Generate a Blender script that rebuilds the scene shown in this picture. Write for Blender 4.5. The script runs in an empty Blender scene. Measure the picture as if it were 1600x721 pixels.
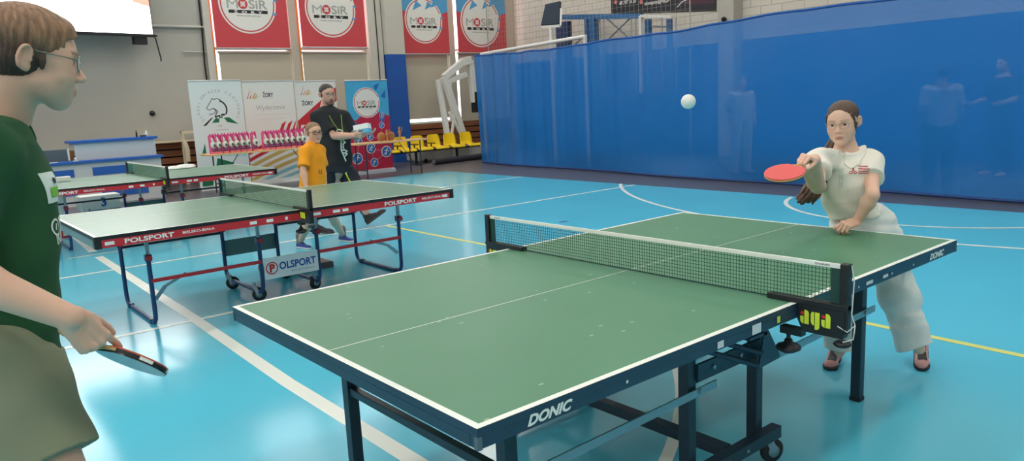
import bpy, math, random
import numpy as np
from mathutils import Vector, Matrix

C = bpy.context.scene.collection
SC = bpy.context.scene
random.seed(7)
RNG = np.random.RandomState(11)
PI = math.pi

# ------------------------------------------------------------------ camera
CAM = (1166.688, 1.398049, 0.047214, -0.699042, -0.919918, -1.268766, 1.478507)   # focal px, euler, place
cd = bpy.data.cameras.new('camera')
cd.sensor_fit = 'HORIZONTAL'; cd.sensor_width = 36.0
cd.lens = CAM[0] * 36.0 / 1600.0
cd.clip_start = 0.02; cd.clip_end = 200
cam = bpy.data.objects.new('camera', cd); C.objects.link(cam)
cam.rotation_euler = CAM[1:4]; cam.location = CAM[4:7]
SC.camera = cam
_R = np.array(cam.rotation_euler.to_matrix()); _CP = np.array(CAM[4:7])

def ray(u, v):
    return _R @ np.array([(u - 800) / CAM[0], -(v - 360.5) / CAM[0], -1.0])
def at(u, v, d):
    """the point of the hall seen at pixel u, v, at depth d metres along the view axis"""
    return _CP + ray(u, v) * d
def on_z(u, v, z=0.0):
    r = ray(u, v); return _CP + r * ((z - _CP[2]) / r[2])
def on_y(u, v, y):
    r = ray(u, v); return _CP + r * ((y - _CP[1]) / r[1])
def on_x(u, v, x):
    r = ray(u, v); return _CP + r * ((x - _CP[0]) / r[0])

# ------------------------------------------------------------------ materials
def lin(r, g, b):
    f = lambda c: c / 12.92 if c <= 0.04045 else ((c + 0.055) / 1.055) ** 2.4
    return (f(r / 255), f(g / 255), f(b / 255), 1.0)
MATS = {}
def mat(name, col, rough=0.5, metal=0.0, bump=0.0, bscale=60.0, var=0.0, vscale=8.0, spec=0.5, emit=None, estr=0.0, trans=0.0, attr=None, sss=0.0, coat=0.0, stretch=None):
    if name in MATS: return MATS[name]
    m = bpy.data.materials.new(name); m.use_nodes = True; MATS[name] = m
    nt = m.node_tree; b = nt.nodes['Principled BSDF']
    c = lin(*col)
    b.inputs['Base Color'].default_value = c
    b.inputs['Roughness'].default_value = rough; b.inputs['Metallic'].default_value = metal
    b.inputs['Specular IOR Level'].default_value = spec
    if coat: b.inputs['Coat Weight'].default_value = coat; b.inputs['Coat Roughness'].default_value = 0.1
    if trans: b.inputs['Transmission Weight'].default_value = trans
    if sss:
        b.inputs['Subsurface Weight'].default_value = sss; b.inputs['Subsurface Radius'].default_value = (0.012, 0.005, 0.003); b.inputs['Subsurface Scale'].default_value = 0.6
    if emit:
        b.inputs['Emission Color'].default_value = lin(*emit); b.inputs['Emission Strength'].default_value = estr
    tc = None
    if var or bump or attr:
        tc = nt.nodes.new('ShaderNodeTexCoord')
        vec = tc.outputs['Object']
        if stretch:
            mp = nt.nodes.new('ShaderNodeMapping'); mp.inputs['Scale'].default_value = stretch
            nt.links.new(vec, mp.inputs['Vector']); vec = mp.outputs['Vector']
    src = None
    if attr:
        a = nt.nodes.new('ShaderNodeVertexColor'); a.layer_name = attr
        nt.links.new(a.outputs['Color'], b.inputs['Base Color']); src = a.outputs['Color']
    if var:
        n = nt.nodes.new('ShaderNodeTexNoise'); n.inputs['Scale'].default_value = vscale; n.inputs['Detail'].default_value = 5
        nt.links.new(vec, n.inputs['Vector'])
        mr = nt.nodes.new('ShaderNodeMapRange'); mr.inputs['From Min'].default_value = 0.3; mr.inputs['From Max'].default_value = 0.7
        mr.inputs['To Min'].default_value = 1 - var; mr.inputs['To Max'].default_value = 1 + var
        nt.links.new(n.outputs['Fac'], mr.inputs['Value'])
        mx = nt.nodes.new('ShaderNodeMix'); mx.data_type = 'RGBA'; mx.blend_type = 'MULTIPLY'
        mx.inputs['Factor'].default_value = 1.0
        if src: nt.links.new(src, mx.inputs['A'])
        else: mx.inputs['A'].default_value = c
        nt.links.new(mr.outputs['Result'], mx.inputs['B'])
        nt.links.new(mx.outputs['Result'], b.inputs['Base Color'])
    if bump:
        n2 = nt.nodes.new('ShaderNodeTexNoise'); n2.inputs['Scale'].default_value = bscale; n2.inputs['Detail'].default_value = 4
        nt.links.new(vec, n2.inputs['Vector'])
        bp = nt.nodes.new('ShaderNodeBump'); bp.inputs['Strength'].default_value = bump; bp.inputs['Distance'].default_value = 0.01
        nt.links.new(n2.outputs['Fac'], bp.inputs['Height']); nt.links.new(bp.outputs['Normal'], b.inputs['Normal'])
    return m

# ------------------------------------------------------------------ objects, things, tags
def wloc(o):
    v = Vector((0, 0, 0))
    while o is not None:
        v += o.location; o = o.parent
    return v
def tag(o, label=None, cat=None, group=None, kind=None):
    if label: o['label'] = label
    if cat: o['category'] = cat
    if group: o['group'] = group
    if kind: o['kind'] = kind
    return o
def thing(name, loc, label, cat, group=None):
    o = bpy.data.objects.new(name, None); C.objects.link(o)
    o.empty_display_size = 0.1
    o.location = tuple(float(x) for x in loc)
    return tag(o, label, cat, group)
def dup(root, loc=None, rz=None, label=None, group=None):
    r = root.copy(); C.objects.link(r)
    if loc is not None: r.location = loc
    if rz is not None: r.rotation_euler.z = rz
    if label: r['label'] = label
    if group: r['group'] = group
    for ch in list(root.children):
        c = ch.copy(); C.objects.link(c); c.parent = r
        for g in list(ch.children):
            d = g.copy(); C.objects.link(d); d.parent = c
    return r

def vz(a): return np.asarray(a, float)
def unit(a):
    a = vz(a); n = np.linalg.norm(a); return a / n if n > 1e-12 else a

_txt = {}
def text_geo(s, bold=0.0, shear=0.0, space=1.0):
    k = (s, bold, shear, space)
    if k not in _txt:
        cu = bpy.data.curves.new('lettering', 'FONT'); cu.body = s; cu.align_x = 'CENTER'; cu.align_y = 'CENTER'
        cu.offset = bold; cu.shear = shear; cu.space_character = space; cu.resolution_u = 3
        ob = bpy.data.objects.new('lettering', cu)
        me = bpy.data.meshes.new_from_object(ob)
        V = np.array([v.co[:] for v in me.vertices]) if len(me.vertices) else np.zeros((0, 3))
        F = [tuple(p.vertices) for p in me.polygons]
        bpy.data.objects.remove(ob); bpy.data.curves.remove(cu); bpy.data.meshes.remove(me)
        _txt[k] = (V, F)
    return _txt[k]

class MB:
    """collects shapes, then links them as one mesh object"""
    def __init__(s): s.v = []; s.f = []; s.m = []; s.sm = []; s.n = 0
    def add(s, V, F, mi=0, smooth=False):
        V = np.asarray(V, float).reshape(-1, 3); s.v.append(V)
        for f in F: s.f.append(tuple(int(i) + s.n for i in f)); s.m.append(mi); s.sm.append(smooth)
        s.n += len(V); return s
    def box(s, lo, hi, mi=0, M=None):
        x0, y0, z0 = lo; x1, y1, z1 = hi
        V = np.array([(x0,y0,z0),(x1,y0,z0),(x1,y1,z0),(x0,y1,z0),(x0,y0,z1),(x1,y0,z1),(x1,y1,z1),(x0,y1,z1)], float)
        if M is not None: V = V @ np.array(M[0]).T + np.array(M[1])
        return s.add(V, [(0,3,2,1),(4,5,6,7),(0,1,5,4),(1,2,6,5),(2,3,7,6),(3,0,4,7)], mi)
    def bar(s, p, q, w, h, mi=0, up=(0,0,1)):
        p = vz(p); q = vz(q); d = unit(q - p); up = vz(up)
        if abs(d @ up) > 0.99: up = vz((1,0,0))
        sd = unit(np.cross(d, up)); u2 = np.cross(sd, d)
        V = []
        for c in (p, q):
            for a, b in ((-1,-1),(1,-1),(1,1),(-1,1)): V.append(c + sd*a*w/2 + u2*b*h/2)
        return s.add(V, [(0,1,2,3),(7,6,5,4),(0,4,5,1),(1,5,6,2),(2,6,7,3),(3,7,4,0)], mi)
    def tube(s, pts, r, n=10, mi=0, cap=True):
        P = [vz(p) for p in pts]; R = r if hasattr(r, '__len__') else [r]*len(P)
        t0 = unit(P[1]-P[0]); a = vz((0,0,1)) if abs(t0[2]) < 0.9 else vz((1,0,0))
        u = unit(np.cross(t0, a)); V = []
        for i, p in enumerate(P):
            t = unit(P[min(i+1,len(P)-1)] - P[max(i-1,0)])
            u = unit(u - t*(u@t)); w = np.cross(t, u)
            for k in range(n):
                an = 2*PI*k/n; V.append(p + (u*math.cos(an) + w*math.sin(an))*R[i])
        F = []
        for i in range(len(P)-1):
            for k in range(n):
                F.append((i*n+k, i*n+(k+1)%n, (i+1)*n+(k+1)%n, (i+1)*n+k))
        s.add(V, F, mi, True)
        if cap:
            s.add(V[:n], [tuple(range(n))[::-1]], mi); s.add(V[-n:], [tuple(range(n))], mi)
        return s
    def cyl(s, p, q, r, n=20, mi=0): return s.tube([p, q], r, n, mi)
    def lathe(s, prof, o, ax=(0,0,1), n=24, mi=0):
        ax = unit(ax); a = vz((1,0,0)) if abs(ax[0]) < 0.9 else vz((0,1,0))
        u = unit(np.cross(ax, a)); w = np.cross(ax, u); o = vz(o); V = []
        for r, h in prof:
            for k in range(n):
                an = 2*PI*k/n; V.append(o + ax*h + (u*math.cos(an)+w*math.sin(an))*r)
        F = [(i*n+k, i*n+(k+1)%n, (i+1)*n+(k+1)%n, (i+1)*n+k) for i in range(len(prof)-1) for k in range(n)]
        return s.add(V, F, mi, True)
    def ball(s, c, r, n=16, mi=0):
        r = vz(r)*np.ones(3); V = []; F = []; m = n//2
        for i in range(m+1):
            th = PI*i/m
            for k in range(n):
                ph = 2*PI*k/n; V.append(vz(c) + r*vz((math.sin(th)*math.cos(ph), math.sin(th)*math.sin(ph), math.cos(th))))
        for i in range(m):
            for k in range(n): F.append((i*n+k, (i+1)*n+k, (i+1)*n+(k+1)%n, i*n+(k+1)%n))
        return s.add(V, F, mi, True)
    def poly(s, P, mi=0): return s.add(P, [tuple(range(len(P)))], mi)
    def flat(s, P2, fr, lift=0.0, mi=0):
        o, X, Y = (vz(a) for a in fr); N = np.cross(X, Y)
        return s.poly([o + X*a + Y*b + N*lift for a, b in P2], mi)
    def rect(s, x0, y0, x1, y1, fr, lift=0.0, mi=0): return s.flat([(x0,y0),(x1,y0),(x1,y1),(x0,y1)], fr, lift, mi)
    def disc(s, cx, cy, r, fr, lift=0.0, mi=0, n=40, ry=None):
        return s.flat([(cx+r*math.cos(2*PI*k/n), cy+(ry or r)*math.sin(2*PI*k/n)) for k in range(n)], fr, lift, mi)
    def ring(s, cx, cy, r0, r1, fr, lift=0.0, mi=0, a0=0.0, a1=2*PI, n=48):
        o, X, Y = (vz(a) for a in fr); N = np.cross(X, Y); V = []; F = []
        for k in range(n+1):
            a = a0+(a1-a0)*k/n
            for r in (r0, r1): V.append(o + X*(cx+r*math.cos(a)) + Y*(cy+r*math.sin(a)) + N*lift)
        for k in range(n): F.append((2*k, 2*k+1, 2*k+3, 2*k+2))
        return s.add(V, F, mi)
    def line2(s, pts, w, fr, lift=0.0, mi=0):
        for a, b in zip(pts[:-1], pts[1:]):
            a = np.array(a, float); b = np.array(b, float); d = (b-a)/max(np.linalg.norm(b-a), 1e-9); n = np.array([-d[1], d[0]])*w/2
            s.flat([a-n, b-n, b+n, a+n], fr, lift, mi)
        return s
    def prism(s, P2, fr, depth, mi=0, mi_side=None):
        o, X, Y = (vz(a) for a in fr); N = unit(np.cross(X, Y)); n = len(P2)
        A = [o + X*a + Y*b for a, b in P2]; B = [p - N*depth for p in A]
        s.add(A, [tuple(range(n))], mi); s.add(B, [tuple(range(n))[::-1]], mi)
        return s.add(A+B, [(i, n+i, n+(i+1)%n, (i+1)%n) for i in range(n)], mi if mi_side is None else mi_side)
    def text(s, t, cx, cy, size, fr, lift=0.001, mi=0, bold=0.0, shear=0.0, wid=None, rot=0.0, space=1.0):
        V, F = text_geo(t, bold, shear, space)
        if not len(V): return s
        V = V[:, :2].copy(); w = V[:,0].max()-V[:,0].min(); h = V[:,1].max()-V[:,1].min()
        V[:,0] -= (V[:,0].max()+V[:,0].min())/2; V[:,1] -= (V[:,1].max()+V[:,1].min())/2
        k = size/0.72                                  # size = cap height
        sx = k if wid is None else wid/w
        V = V*np.array([sx, k])
        if rot: c, q = math.cos(rot), math.sin(rot); V = V @ np.array([[c, q], [-q, c]])
        o, X, Y = (vz(a) for a in fr); N = np.cross(X, Y)
        return s.add(o + np.outer(V[:,0]+cx, X) + np.outer(V[:,1]+cy, Y) + N*lift, F, mi)
    def build(s, name, mats, parent=None, bevel=0.0, kind=None):
        if not isinstance(mats, (list, tuple)): mats = [mats]
        V = np.concatenate(s.v)
        if parent is not None: o0 = np.array(wloc(parent))
        else: o0 = np.array([(V[:,0].min()+V[:,0].max())/2, (V[:,1].min()+V[:,1].max())/2, V[:,2].min()])
        me = bpy.data.meshes.new(name); me.from_pydata((V-o0).tolist(), [], s.f)
        for m in mats: me.materials.append(m)
        me.polygons.foreach_set('material_index', s.m); me.polygons.foreach_set('use_smooth', s.sm)
        me.update()
        ob = bpy.data.objects.new(name, me); C.objects.link(ob)
        if parent is not None: ob.parent = parent
        else: ob.location = o0.tolist()
        if bevel:
            b = ob.modifiers.new('edge', 'BEVEL'); b.width = bevel; b.segments = 2; b.limit_method = 'ANGLE'; b.angle_limit = 0.7
        if kind: ob['kind'] = kind
        return ob

def arc_pts(c, r, a0, a1, n=24): return [(c[0]+r*math.cos(a0+(a1-a0)*k/n), c[1]+r*math.sin(a0+(a1-a0)*k/n)) for k in range(n+1)]
def rounded(path, r, n=5):
    """round the inner corners of a 3-d polyline"""
    P = [vz(p) for p in path]; out = [P[0]]
    for a, b, c in zip(P[:-2], P[1:-1], P[2:]):
        p = b + unit(a-b)*r; q = b + unit(c-b)*r
        for k in range(n+1):
            t = k/n; out.append((1-t)**2*p + 2*t*(1-t)*b + t*t*q)
    out.append(P[-1]); return out
# ================================================================== THE HALL
XW, YW, ZC = 14.0, 16.2, 8.0          # right wall, back wall, ceiling
X0, Y0 = -9.0, -9.0
M_CYAN = mat('court_cyan', (92, 196, 224), rough=0.17, var=0.03, vscale=0.9, spec=0.5)
M_SLATE = mat('floor_slate', (88, 84, 92), rough=0.35, var=0.06, vscale=1.5)
M_LINE = mat('court_white', (238, 238, 230), rough=0.3)
M_YEL = mat('court_yellow', (226, 226, 120), rough=0.3)
M_MARK = mat('court_mark', (20, 92, 150), rough=0.4)

fl = MB()
fl.poly([(X0,Y0,0),(XW,Y0,0),(XW,YW,0),(X0,YW,0)], 1)
FR = ((0,0,0),(1,0,0),(0,1,0))
fl.rect(X0+1.5, Y0+1, 8.53, 12.5, FR, 0.001, 0)
LIFT = [0.0016]
def fline(pts, w, mi=2):
    LIFT[0] += 0.00015; fl.line2(pts, w, FR, LIFT[0], mi)
fline([(0.57,-3),(0.60,1.33),(0.60,2.57),(0.655,4.4),(0.715,7.85)], 0.085)
fline([(0.74,8.25),(0.86,10.5),(0.95,12.4)], 0.085)
fline([(0.45,8.03),(1.02,8.05)], 0.05)
fline([(-6,6.9),(8.53,6.9)], 0.055)
fline([(3.0,9.8),(8.53,9.8)], 0.055)
fline([(-6,4.28),(2.2,4.32)], 0.05)
fline([(3.77,6.87),(3.75,4.5),(3.62,0.8),(3.56,-0.6),(3.5,-4)], 0.055, 3)
fl.ring(12.71, 2.373, 6.375, 6.43, FR, 0.0032, 2, PI-0.855, PI+0.4, 40)
fl.ring(8.83, 2.326, 1.735, 1.79, FR, 0.0034, 2, 1.80, 4.4, 48)
fl.ring(-0.396, 3.909, 3.755, 3.81, FR, 0.0036, 2, -1.3, -0.72, 24)
fl.disc(*on_z(880, 347)[:2], 0.075, FR, 0.002, 4, 14, ry=0.04)
floor = fl.build('floor', [M_CYAN, M_SLATE, M_LINE, M_YEL, M_MARK]); tag(floor, kind='structure')

M_GREYW = mat('plaster_grey', (182, 177, 168), rough=0.8, var=0.035, vscale=1.3, bump=0.08, bscale=40)
M_BEIGE = mat('plaster_beige', (190, 183, 168), rough=0.8, var=0.03, vscale=1.1)
M_CREAM = mat('plaster_cream', (200, 195, 184), rough=0.75, var=0.03, vscale=1.5)
M_WHITE = mat('white_paint', (225, 224, 220), rough=0.5)
M_CEIL = mat('ceiling_paint', (205, 206, 204), rough=0.9)
M_DAY = mat('daylight_glass', (235, 240, 245), rough=0.15, emit=(246, 248, 252), estr=1.5)
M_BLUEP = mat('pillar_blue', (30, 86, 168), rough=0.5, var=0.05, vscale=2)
M_ORNG = mat('window_jamb_orange', (226, 160, 84), rough=0.6)
M_STEEL = mat('steel_grey', (168, 170, 170), rough=0.35, metal=0.6)
M_BLIND = mat('blind_fabric', (190, 182, 164), rough=0.85, bump=0.1, bscale=12, stretch=(1, 1, 0.1))
M_WOOD = mat('slat_wood', (140, 86, 54), rough=0.55, var=0.18, vscale=6, stretch=(0.15, 1, 3))
M_BLACK = mat('black_plastic', (26, 27, 30), rough=0.45)
M_DARK = mat('dark_void', (34, 32, 30), rough=0.9)

def brick_mat():
    m = bpy.data.materials.new('painted_brick'); m.use_nodes = True; nt = m.node_tree; b = nt.nodes['Principled BSDF']
    tc = nt.nodes.new('ShaderNodeTexCoord'); mp = nt.nodes.new('ShaderNodeMapping'); mp.inputs['Rotation'].default_value = (PI/2, 0, PI/2)
    br = nt.nodes.new('ShaderNodeTexBrick'); br.inputs['Scale'].default_value = 1.0
    br.inputs['Brick Width'].default_value = 0.5; br.inputs['Row Height'].default_value = 0.17; br.inputs['Mortar Size'].default_value = 0.008
    br.inputs['Color1'].default_value = lin(216, 208, 196); br.inputs['Color2'].default_value = lin(210, 202, 190); br.inputs['Mortar'].default_value = lin(172, 165, 156)
    sp = nt.nodes.new('ShaderNodeSeparateXYZ'); cb = nt.nodes.new('ShaderNodeCombineXYZ')
    nt.links.new(tc.outputs['Object'], sp.inputs[0]); nt.links.new(sp.outputs['Y'], cb.inputs['X']); nt.links.new(sp.outputs['Z'], cb.inputs['Y'])
    nt.links.new(cb.outputs[0], br.inputs['Vector']); nt.links.new(br.outputs['Color'], b.inputs['Base Color'])
    b.inputs['Roughness'].default_value = 0.8
    return m
M_BRICK = brick_mat()

# window openings of the back wall: (x0, x1)
WIN = [(5.06, 6.88), (7.12, 8.94), (9.95, 11.52), (11.74, 13.62)]
ZS, ZT = 0.95, 7.4
wb = MB()
segs = [X0] + [x for w in WIN for x in w] + [XW]
for a, b in zip(segs[0::2], segs[1::2]):
    mi = 0 if a < 4 else 1
    wb.box((a, YW, 0), (b, YW+0.3, ZC), mi)
for a, b in WIN:
    wb.box((a, YW, 0), (b, YW+0.3, ZS), 1); wb.box((a, YW, ZT), (b, YW+0.3, ZC), 1)
tag(wb.build('wall_back', [M_GREYW, M_BEIGE]), kind='structure')
for n, (a, b) in enumerate(WIN):
    root = tag(thing('window_%d' % (n+1), ((a+b)/2, YW, ZS), None, None), kind='structure')
    p = MB(); p.box((a, YW+0.16, ZS), (b, YW+0.18, ZT)); p.build('pane', M_DAY, root)
    f = MB()
    for z in (ZS, 2.92, 5.0, ZT-0.06): f.box((a, YW+0.04, z), (b, YW+0.15, z+0.06))
    f.box((a, YW+0.03, ZS), (a+0.05, YW+0.15, ZT)); f.box((b-0.05, YW+0.03, ZS), (b, YW+0.15, ZT))
    f.build('window_frame', M_WHITE if n > 1 else M_CREAM, root)
    bl = MB(); g0 = (0.12, 0.06, 0.03, 0.10)[n]; g1 = (0.03, 0.04, 0.06, 0.06)[n]; zb = (1.0, 1.0, 1.11, 0.98)[n]
    bl.box((a+g0, YW-0.02, zb), (b-g1, YW-0.01, 2.86)); bl.cyl((a+g0, YW-0.02, zb), (b-g1, YW-0.02, zb), 0.015, 8)
    bl.cyl((a+g0-0.02, YW-0.03, 2.86), (b-g1+0.02, YW-0.03, 2.86), 0.03, 10)
    bl.build('roller_blind', M_BLIND, root)
    if n < 2:
        o = MB(); o.box((a-0.01, YW-0.005, ZS), (a+0.055, YW+0.04, ZT)); o.build('side_jamb', M_ORNG, root)
# pilasters and mullions that stand proud of the wall
def trim(n, lo, hi, m):
    t = MB(); t.box(lo, hi); tag(t.build('trim_%d' % n, m, bevel=0.01), kind='structure')
trim(1, (4.90, YW-0.10, 0), (5.05, YW, ZC), M_CREAM)
trim(2, (6.90, YW-0.06, 0), (7.10, YW, ZC), M_BEIGE)
trim(3, (8.95, YW-0.20, 0), (9.34, YW, ZC), M_CREAM)
pl = MB(); pl.box((9.36, YW-0.35, 0), (9.90, YW, 2.80), 0); pl.box((9.362, YW-0.348, 2.80), (9.898, YW, ZC), 1)
tag(pl.build('trim_4', [M_BLUEP, M_CREAM]), kind='structure')
trim(5, (11.53, YW-0.06, 0), (11.73, YW, ZC), M_BEIGE)
trim(6, (XW-0.35, 8.45, 0), (XW, 8.85, ZC), M_GREYW)
rl = MB()
rl.cyl((3.5, YW-0.05, 3.40), (4.92, YW-0.05, 3.40), 0.03, 10); rl.cyl((4.4, YW-0.04, 2.86), (4.92, YW-0.04, 2.86), 0.015, 8)
tag(rl.build('trim_7', M_CREAM), kind='structure')
cbm = MB(); cbm.tube([(4.86,YW-0.06,ZC),(4.86,YW-0.06,3.4),(4.83,YW-0.06,2.6),(4.86,YW-0.06,0.95)], 0.018, 6)
cbm.tube([(9.15,YW-0.22,ZC),(9.17,YW-0.22,3.0),(9.15,YW-0.22,0.9)], 0.012, 6)
tag(cbm.build('trim_8', M_DARK), kind='structure')

wr = MB(); wr.box((XW, Y0, 0), (XW+0.3, YW+0.3, ZC)); wr.box((XW-0.03, Y0, 0), (XW, YW, 2.55), 1); tag(wr.build('wall_right', [M_BRICK, M_BLUEP]), kind='structure')  # blue dado added as dark backing for the unlit space behind the curtain
wl = MB(); wl.box((X0-0.3, Y0, 0), (X0, YW+0.3, ZC)); tag(wl.build('wall_left', M_BEIGE), kind='structure')
wf = MB(); wf.box((X0-0.3, Y0-0.3, 0), (XW+0.3, Y0, ZC)); tag(wf.build('wall_front', M_BEIGE), kind='structure')
ce = MB(); ce.box((X0-0.3, Y0-0.3, ZC), (XW+0.3, YW+0.3, ZC+0.2)); tag(ce.build('ceiling', M_CEIL), kind='structure')
# unseen tall windows added in the left wall to bring daylight into the hall
nw = 5
for i, y in enumerate((-6.5, -2.0, 2.5, 7.0, 11.5)):
    r = tag(thing('window_%d' % nw, (X0, y, 2.6), None, None), kind='structure'); nw += 1
    p = MB(); p.box((X0+0.02, y-1.5, 3.0), (X0+0.04, y+1.5, 7.2)); p.build('pane', M_DAY, r)
    f = MB()
    for z in (3.0, 4.4, 5.8, 7.15): f.box((X0+0.02, y-1.55, z-0.04), (X0+0.08, y+1.55, z+0.04))
    for q in (-1.5, 0, 1.5): f.box((X0+0.02, y+q-0.04, 3.0), (X0+0.08, y+q+0.04, 7.2))
    f.build('window_frame', M_WHITE, r)
# unseen lamps added under the ceiling to brighten the hall
M_LAMP = mat('added_lamp_diffuser', (250, 250, 248), rough=0.4, emit=(255, 246, 232), estr=16.0)
first = None
for i in range(4):
    for j in range(5):
        x, y = -5.5 + 5.3*i, -6.0 + 4.9*j
        lb = 'long white ceiling lamp hanging high above the court'
        if first is None:
            first = thing('added_ceiling_lamp', (x, y, ZC-0.25), lb, 'lamp', 'lamps under the hall ceiling')
            h = MB(); h.box((x-0.75, y-0.45, ZC-0.22), (x+0.75, y+0.45, ZC-0.1)); h.box((x-0.5,y-0.02,ZC-0.1),(x-0.46,y+0.02,ZC)); h.box((x+0.46,y-0.02,ZC-0.1),(x+0.5,y+0.02,ZC)); h.build('housing', M_WHITE, first)
            d = MB(); d.box((x-0.7, y-0.4, ZC-0.25), (x+0.7, y+0.4, ZC-0.22)); d.build('diffuser', M_LAMP, first)
        else: dup(first, (x, y, ZC-0.25))
w = bpy.data.worlds.new('world'); SC.world = w; w.use_nodes = True
w.node_tree.nodes['Background'].inputs['Color'].default_value = (0.95, 0.97, 1, 1); w.node_tree.nodes['Background'].inputs['Strength'].default_value = 0.3

# ------------------------------------------------------------------ the blue divider curtain
def curtain_mat():
    m = bpy.data.materials.new('curtain_vinyl'); m.use_nodes = True; nt = m.node_tree; b = nt.nodes['Principled BSDF']
    b.inputs['Base Color'].default_value = lin(6, 110, 184); b.inputs['Roughness'].default_value = 0.42; b.inputs['Specular IOR Level'].default_value = 0.35
    tc = nt.nodes.new('ShaderNodeTexCoord'); n = nt.nodes.new('ShaderNodeTexNoise'); n.inputs['Scale'].default_value = 1.1; n.inputs['Detail'].default_value = 3
    nt.links.new(tc.outputs['Object'], n.inputs['Vector'])
    bp = nt.nodes.new('ShaderNodeBump'); bp.inputs['Strength'].default_value = 0.25; bp.inputs['Distance'].default_value = 0.12
    nt.links.new(n.outputs['Fac'], bp.inputs['Height']); nt.links.new(bp.outputs['Normal'], b.inputs['Normal'])
    t = nt.nodes.new('ShaderNodeBsdfTransparent'); t.inputs['Color'].default_value = (0.9, 0.95, 1, 1)
    mx = nt.nodes.new('ShaderNodeMixShader'); mx.inputs['Fac'].default_value = 0.16
    nt.links.new(b.outputs[0], mx.inputs[1]); nt.links.new(t.outputs[0], mx.inputs[2]); nt.links.new(mx.outputs[0], nt.nodes['Material Output'].inputs['Surface'])
    return m
def cx(y, z):
    e = max(0.0, min(1.0, (y-7.0)/6.0)); e2 = 0.08+0.92*e
    k = z/2.5
    f = e2*(0.055*math.sin(y*9.0+0.7*math.sin(y*2.1)) + 0.03*math.sin(y*17+1.0)) + 0.02*math.sin(y*3.1+z*0.8)
    f *= 0.35+0.65*k
    low = 0.06*max(0, 1-z/0.35)*math.sin(y*1.3+2)
    return 9.10+0.082*y + f + low + 0.10*(1-k)*0 
def ctop(y): return 2.50 + 0.012*math.sin(y*1.7) + 0.006*math.sin(y*5.3) + 0.05/(1+math.exp((y-6.5)*4)) + 0.04*max(0, y-11.6)
cu = MB(); YS = np.concatenate([np.arange(13.15, 6.0, -0.045), np.arange(6.0, -7.0, -0.12)]); ZS_ = np.linspace(0, 1, 26)
V = []; nz = len(ZS_)
for y in YS:
    top = ctop(y)
    for k in ZS_: z = 0.015 + (top-0.015)*k; V.append((cx(y, z), y, z))
F = [(i*nz+j, (i+1)*nz+j, (i+1)*nz+j+1, i*nz+j+1) for i in range(len(YS)-1) for j in range(nz-1)]
ct = thing('divider_curtain', (9.6, 5.0, 0), 'long blue vinyl curtain dividing the hall behind the tables', 'curtain')
cu.add(V, F, 0, True); cu.build('curtain_sheet', curtain_mat(), ct)
hm = MB(); hm.tube([(cx(y, 2.5), y, ctop(y)) for y in YS[::2]], 0.02, 6)
hm.build('top_hem', mat('curtain_hem', (20, 84, 160), rough=0.5), ct)
bm_ = MB(); bm_.tube([(cx(y, 0.03)-0.012, y, 0.03) for y in YS[::2]], 0.022, 6); bm_.build('bottom_hem', mat('curtain_bottom', (18, 58, 120), rough=0.5), ct)
# ================================================================== TABLE TENNIS TABLES
M_GREEN = mat('table_green', (66, 118, 88), rough=0.42, var=0.025, vscale=3.0, spec=0.45)
def green_scuffed():
    m = mat('table_green_scuffed', (66, 118, 88), rough=0.45, spec=0.4); nt = m.node_tree; b = nt.nodes['Principled BSDF']
    tc = nt.nodes.new('ShaderNodeTexCoord'); mp = nt.nodes.new('ShaderNodeMapping'); mp.inputs['Rotation'].default_value = (0, 0, 0.7); mp.inputs['Scale'].default_value = (14, 34, 14)
    vo = nt.nodes.new('ShaderNodeTexVoronoi'); vo.feature = 'F1'; vo.inputs['Scale'].default_value = 1.0
    nt.links.new(tc.outputs['Object'], mp.inputs['Vector']); nt.links.new(mp.outputs['Vector'], vo.inputs['Vector'])
    lt = nt.nodes.new('ShaderNodeMath'); lt.operation = 'LESS_THAN'; lt.inputs[1].default_value = 0.13
    nt.links.new(vo.outputs['Distance'], lt.inputs[0])
    sp = nt.nodes.new('ShaderNodeSeparateColor'); nt.links.new(vo.outputs['Color'], sp.inputs[0])
    g = nt.nodes.new('ShaderNodeMath'); g.operation = 'GREATER_THAN'; g.inputs[1].default_value = 0.90; nt.links.new(sp.outputs[0], g.inputs[0])
    mu = nt.nodes.new('ShaderNodeMath'); mu.operation = 'MULTIPLY'; nt.links.new(lt.outputs[0], mu.inputs[0]); nt.links.new(g.outputs[0], mu.inputs[1])
    m2 = nt.nodes.new('ShaderNodeMath'); m2.operation = 'MULTIPLY'; m2.inputs[1].default_value = 0.55; nt.links.new(mu.outputs[0], m2.inputs[0])
    n = nt.nodes.new('ShaderNodeTexNoise'); n.inputs['Scale'].default_value = 2.2; nt.links.new(tc.outputs['Object'], n.inputs['Vector'])
    cr = nt.nodes.new('ShaderNodeMix'); cr.data_type = 'RGBA'; cr.inputs['A'].default_value = lin(78, 130, 100); cr.inputs['B'].default_value = lin(88, 140, 110); nt.links.new(n.outputs['Fac'], cr.inputs['Factor'])
    mx = nt.nodes.new('ShaderNodeMix'); mx.data_type = 'RGBA'; mx.inputs['B'].default_value = lin(190, 210, 190)
    nt.links.new(m2.outputs[0], mx.inputs['Factor']); nt.links.new(cr.outputs['Result'], mx.inputs['A']); nt.links.new(mx.outputs['Result'], b.inputs['Base Color'])
    return m
M_SCUFF = green_scuffed()
M_TLINE = mat('table_white', (240, 240, 234), rough=0.4)
M_NAVY = mat('navy_steel', (32, 58, 80), rough=0.42, var=0.04, vscale=5)
M_NAVYD = mat('navy_dark', (24, 42, 58), rough=0.4)
M_ZINC = mat('zinc_steel', (150, 165, 172), rough=0.35, metal=0.7)
M_LABEL = mat('paper_label', (214, 218, 222), rough=0.6)
M_YLAB = mat('yellow_label', (214, 220, 80), rough=0.5)
M_RUB = mat('castor_rubber', (24, 26, 30), rough=0.6)
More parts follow.
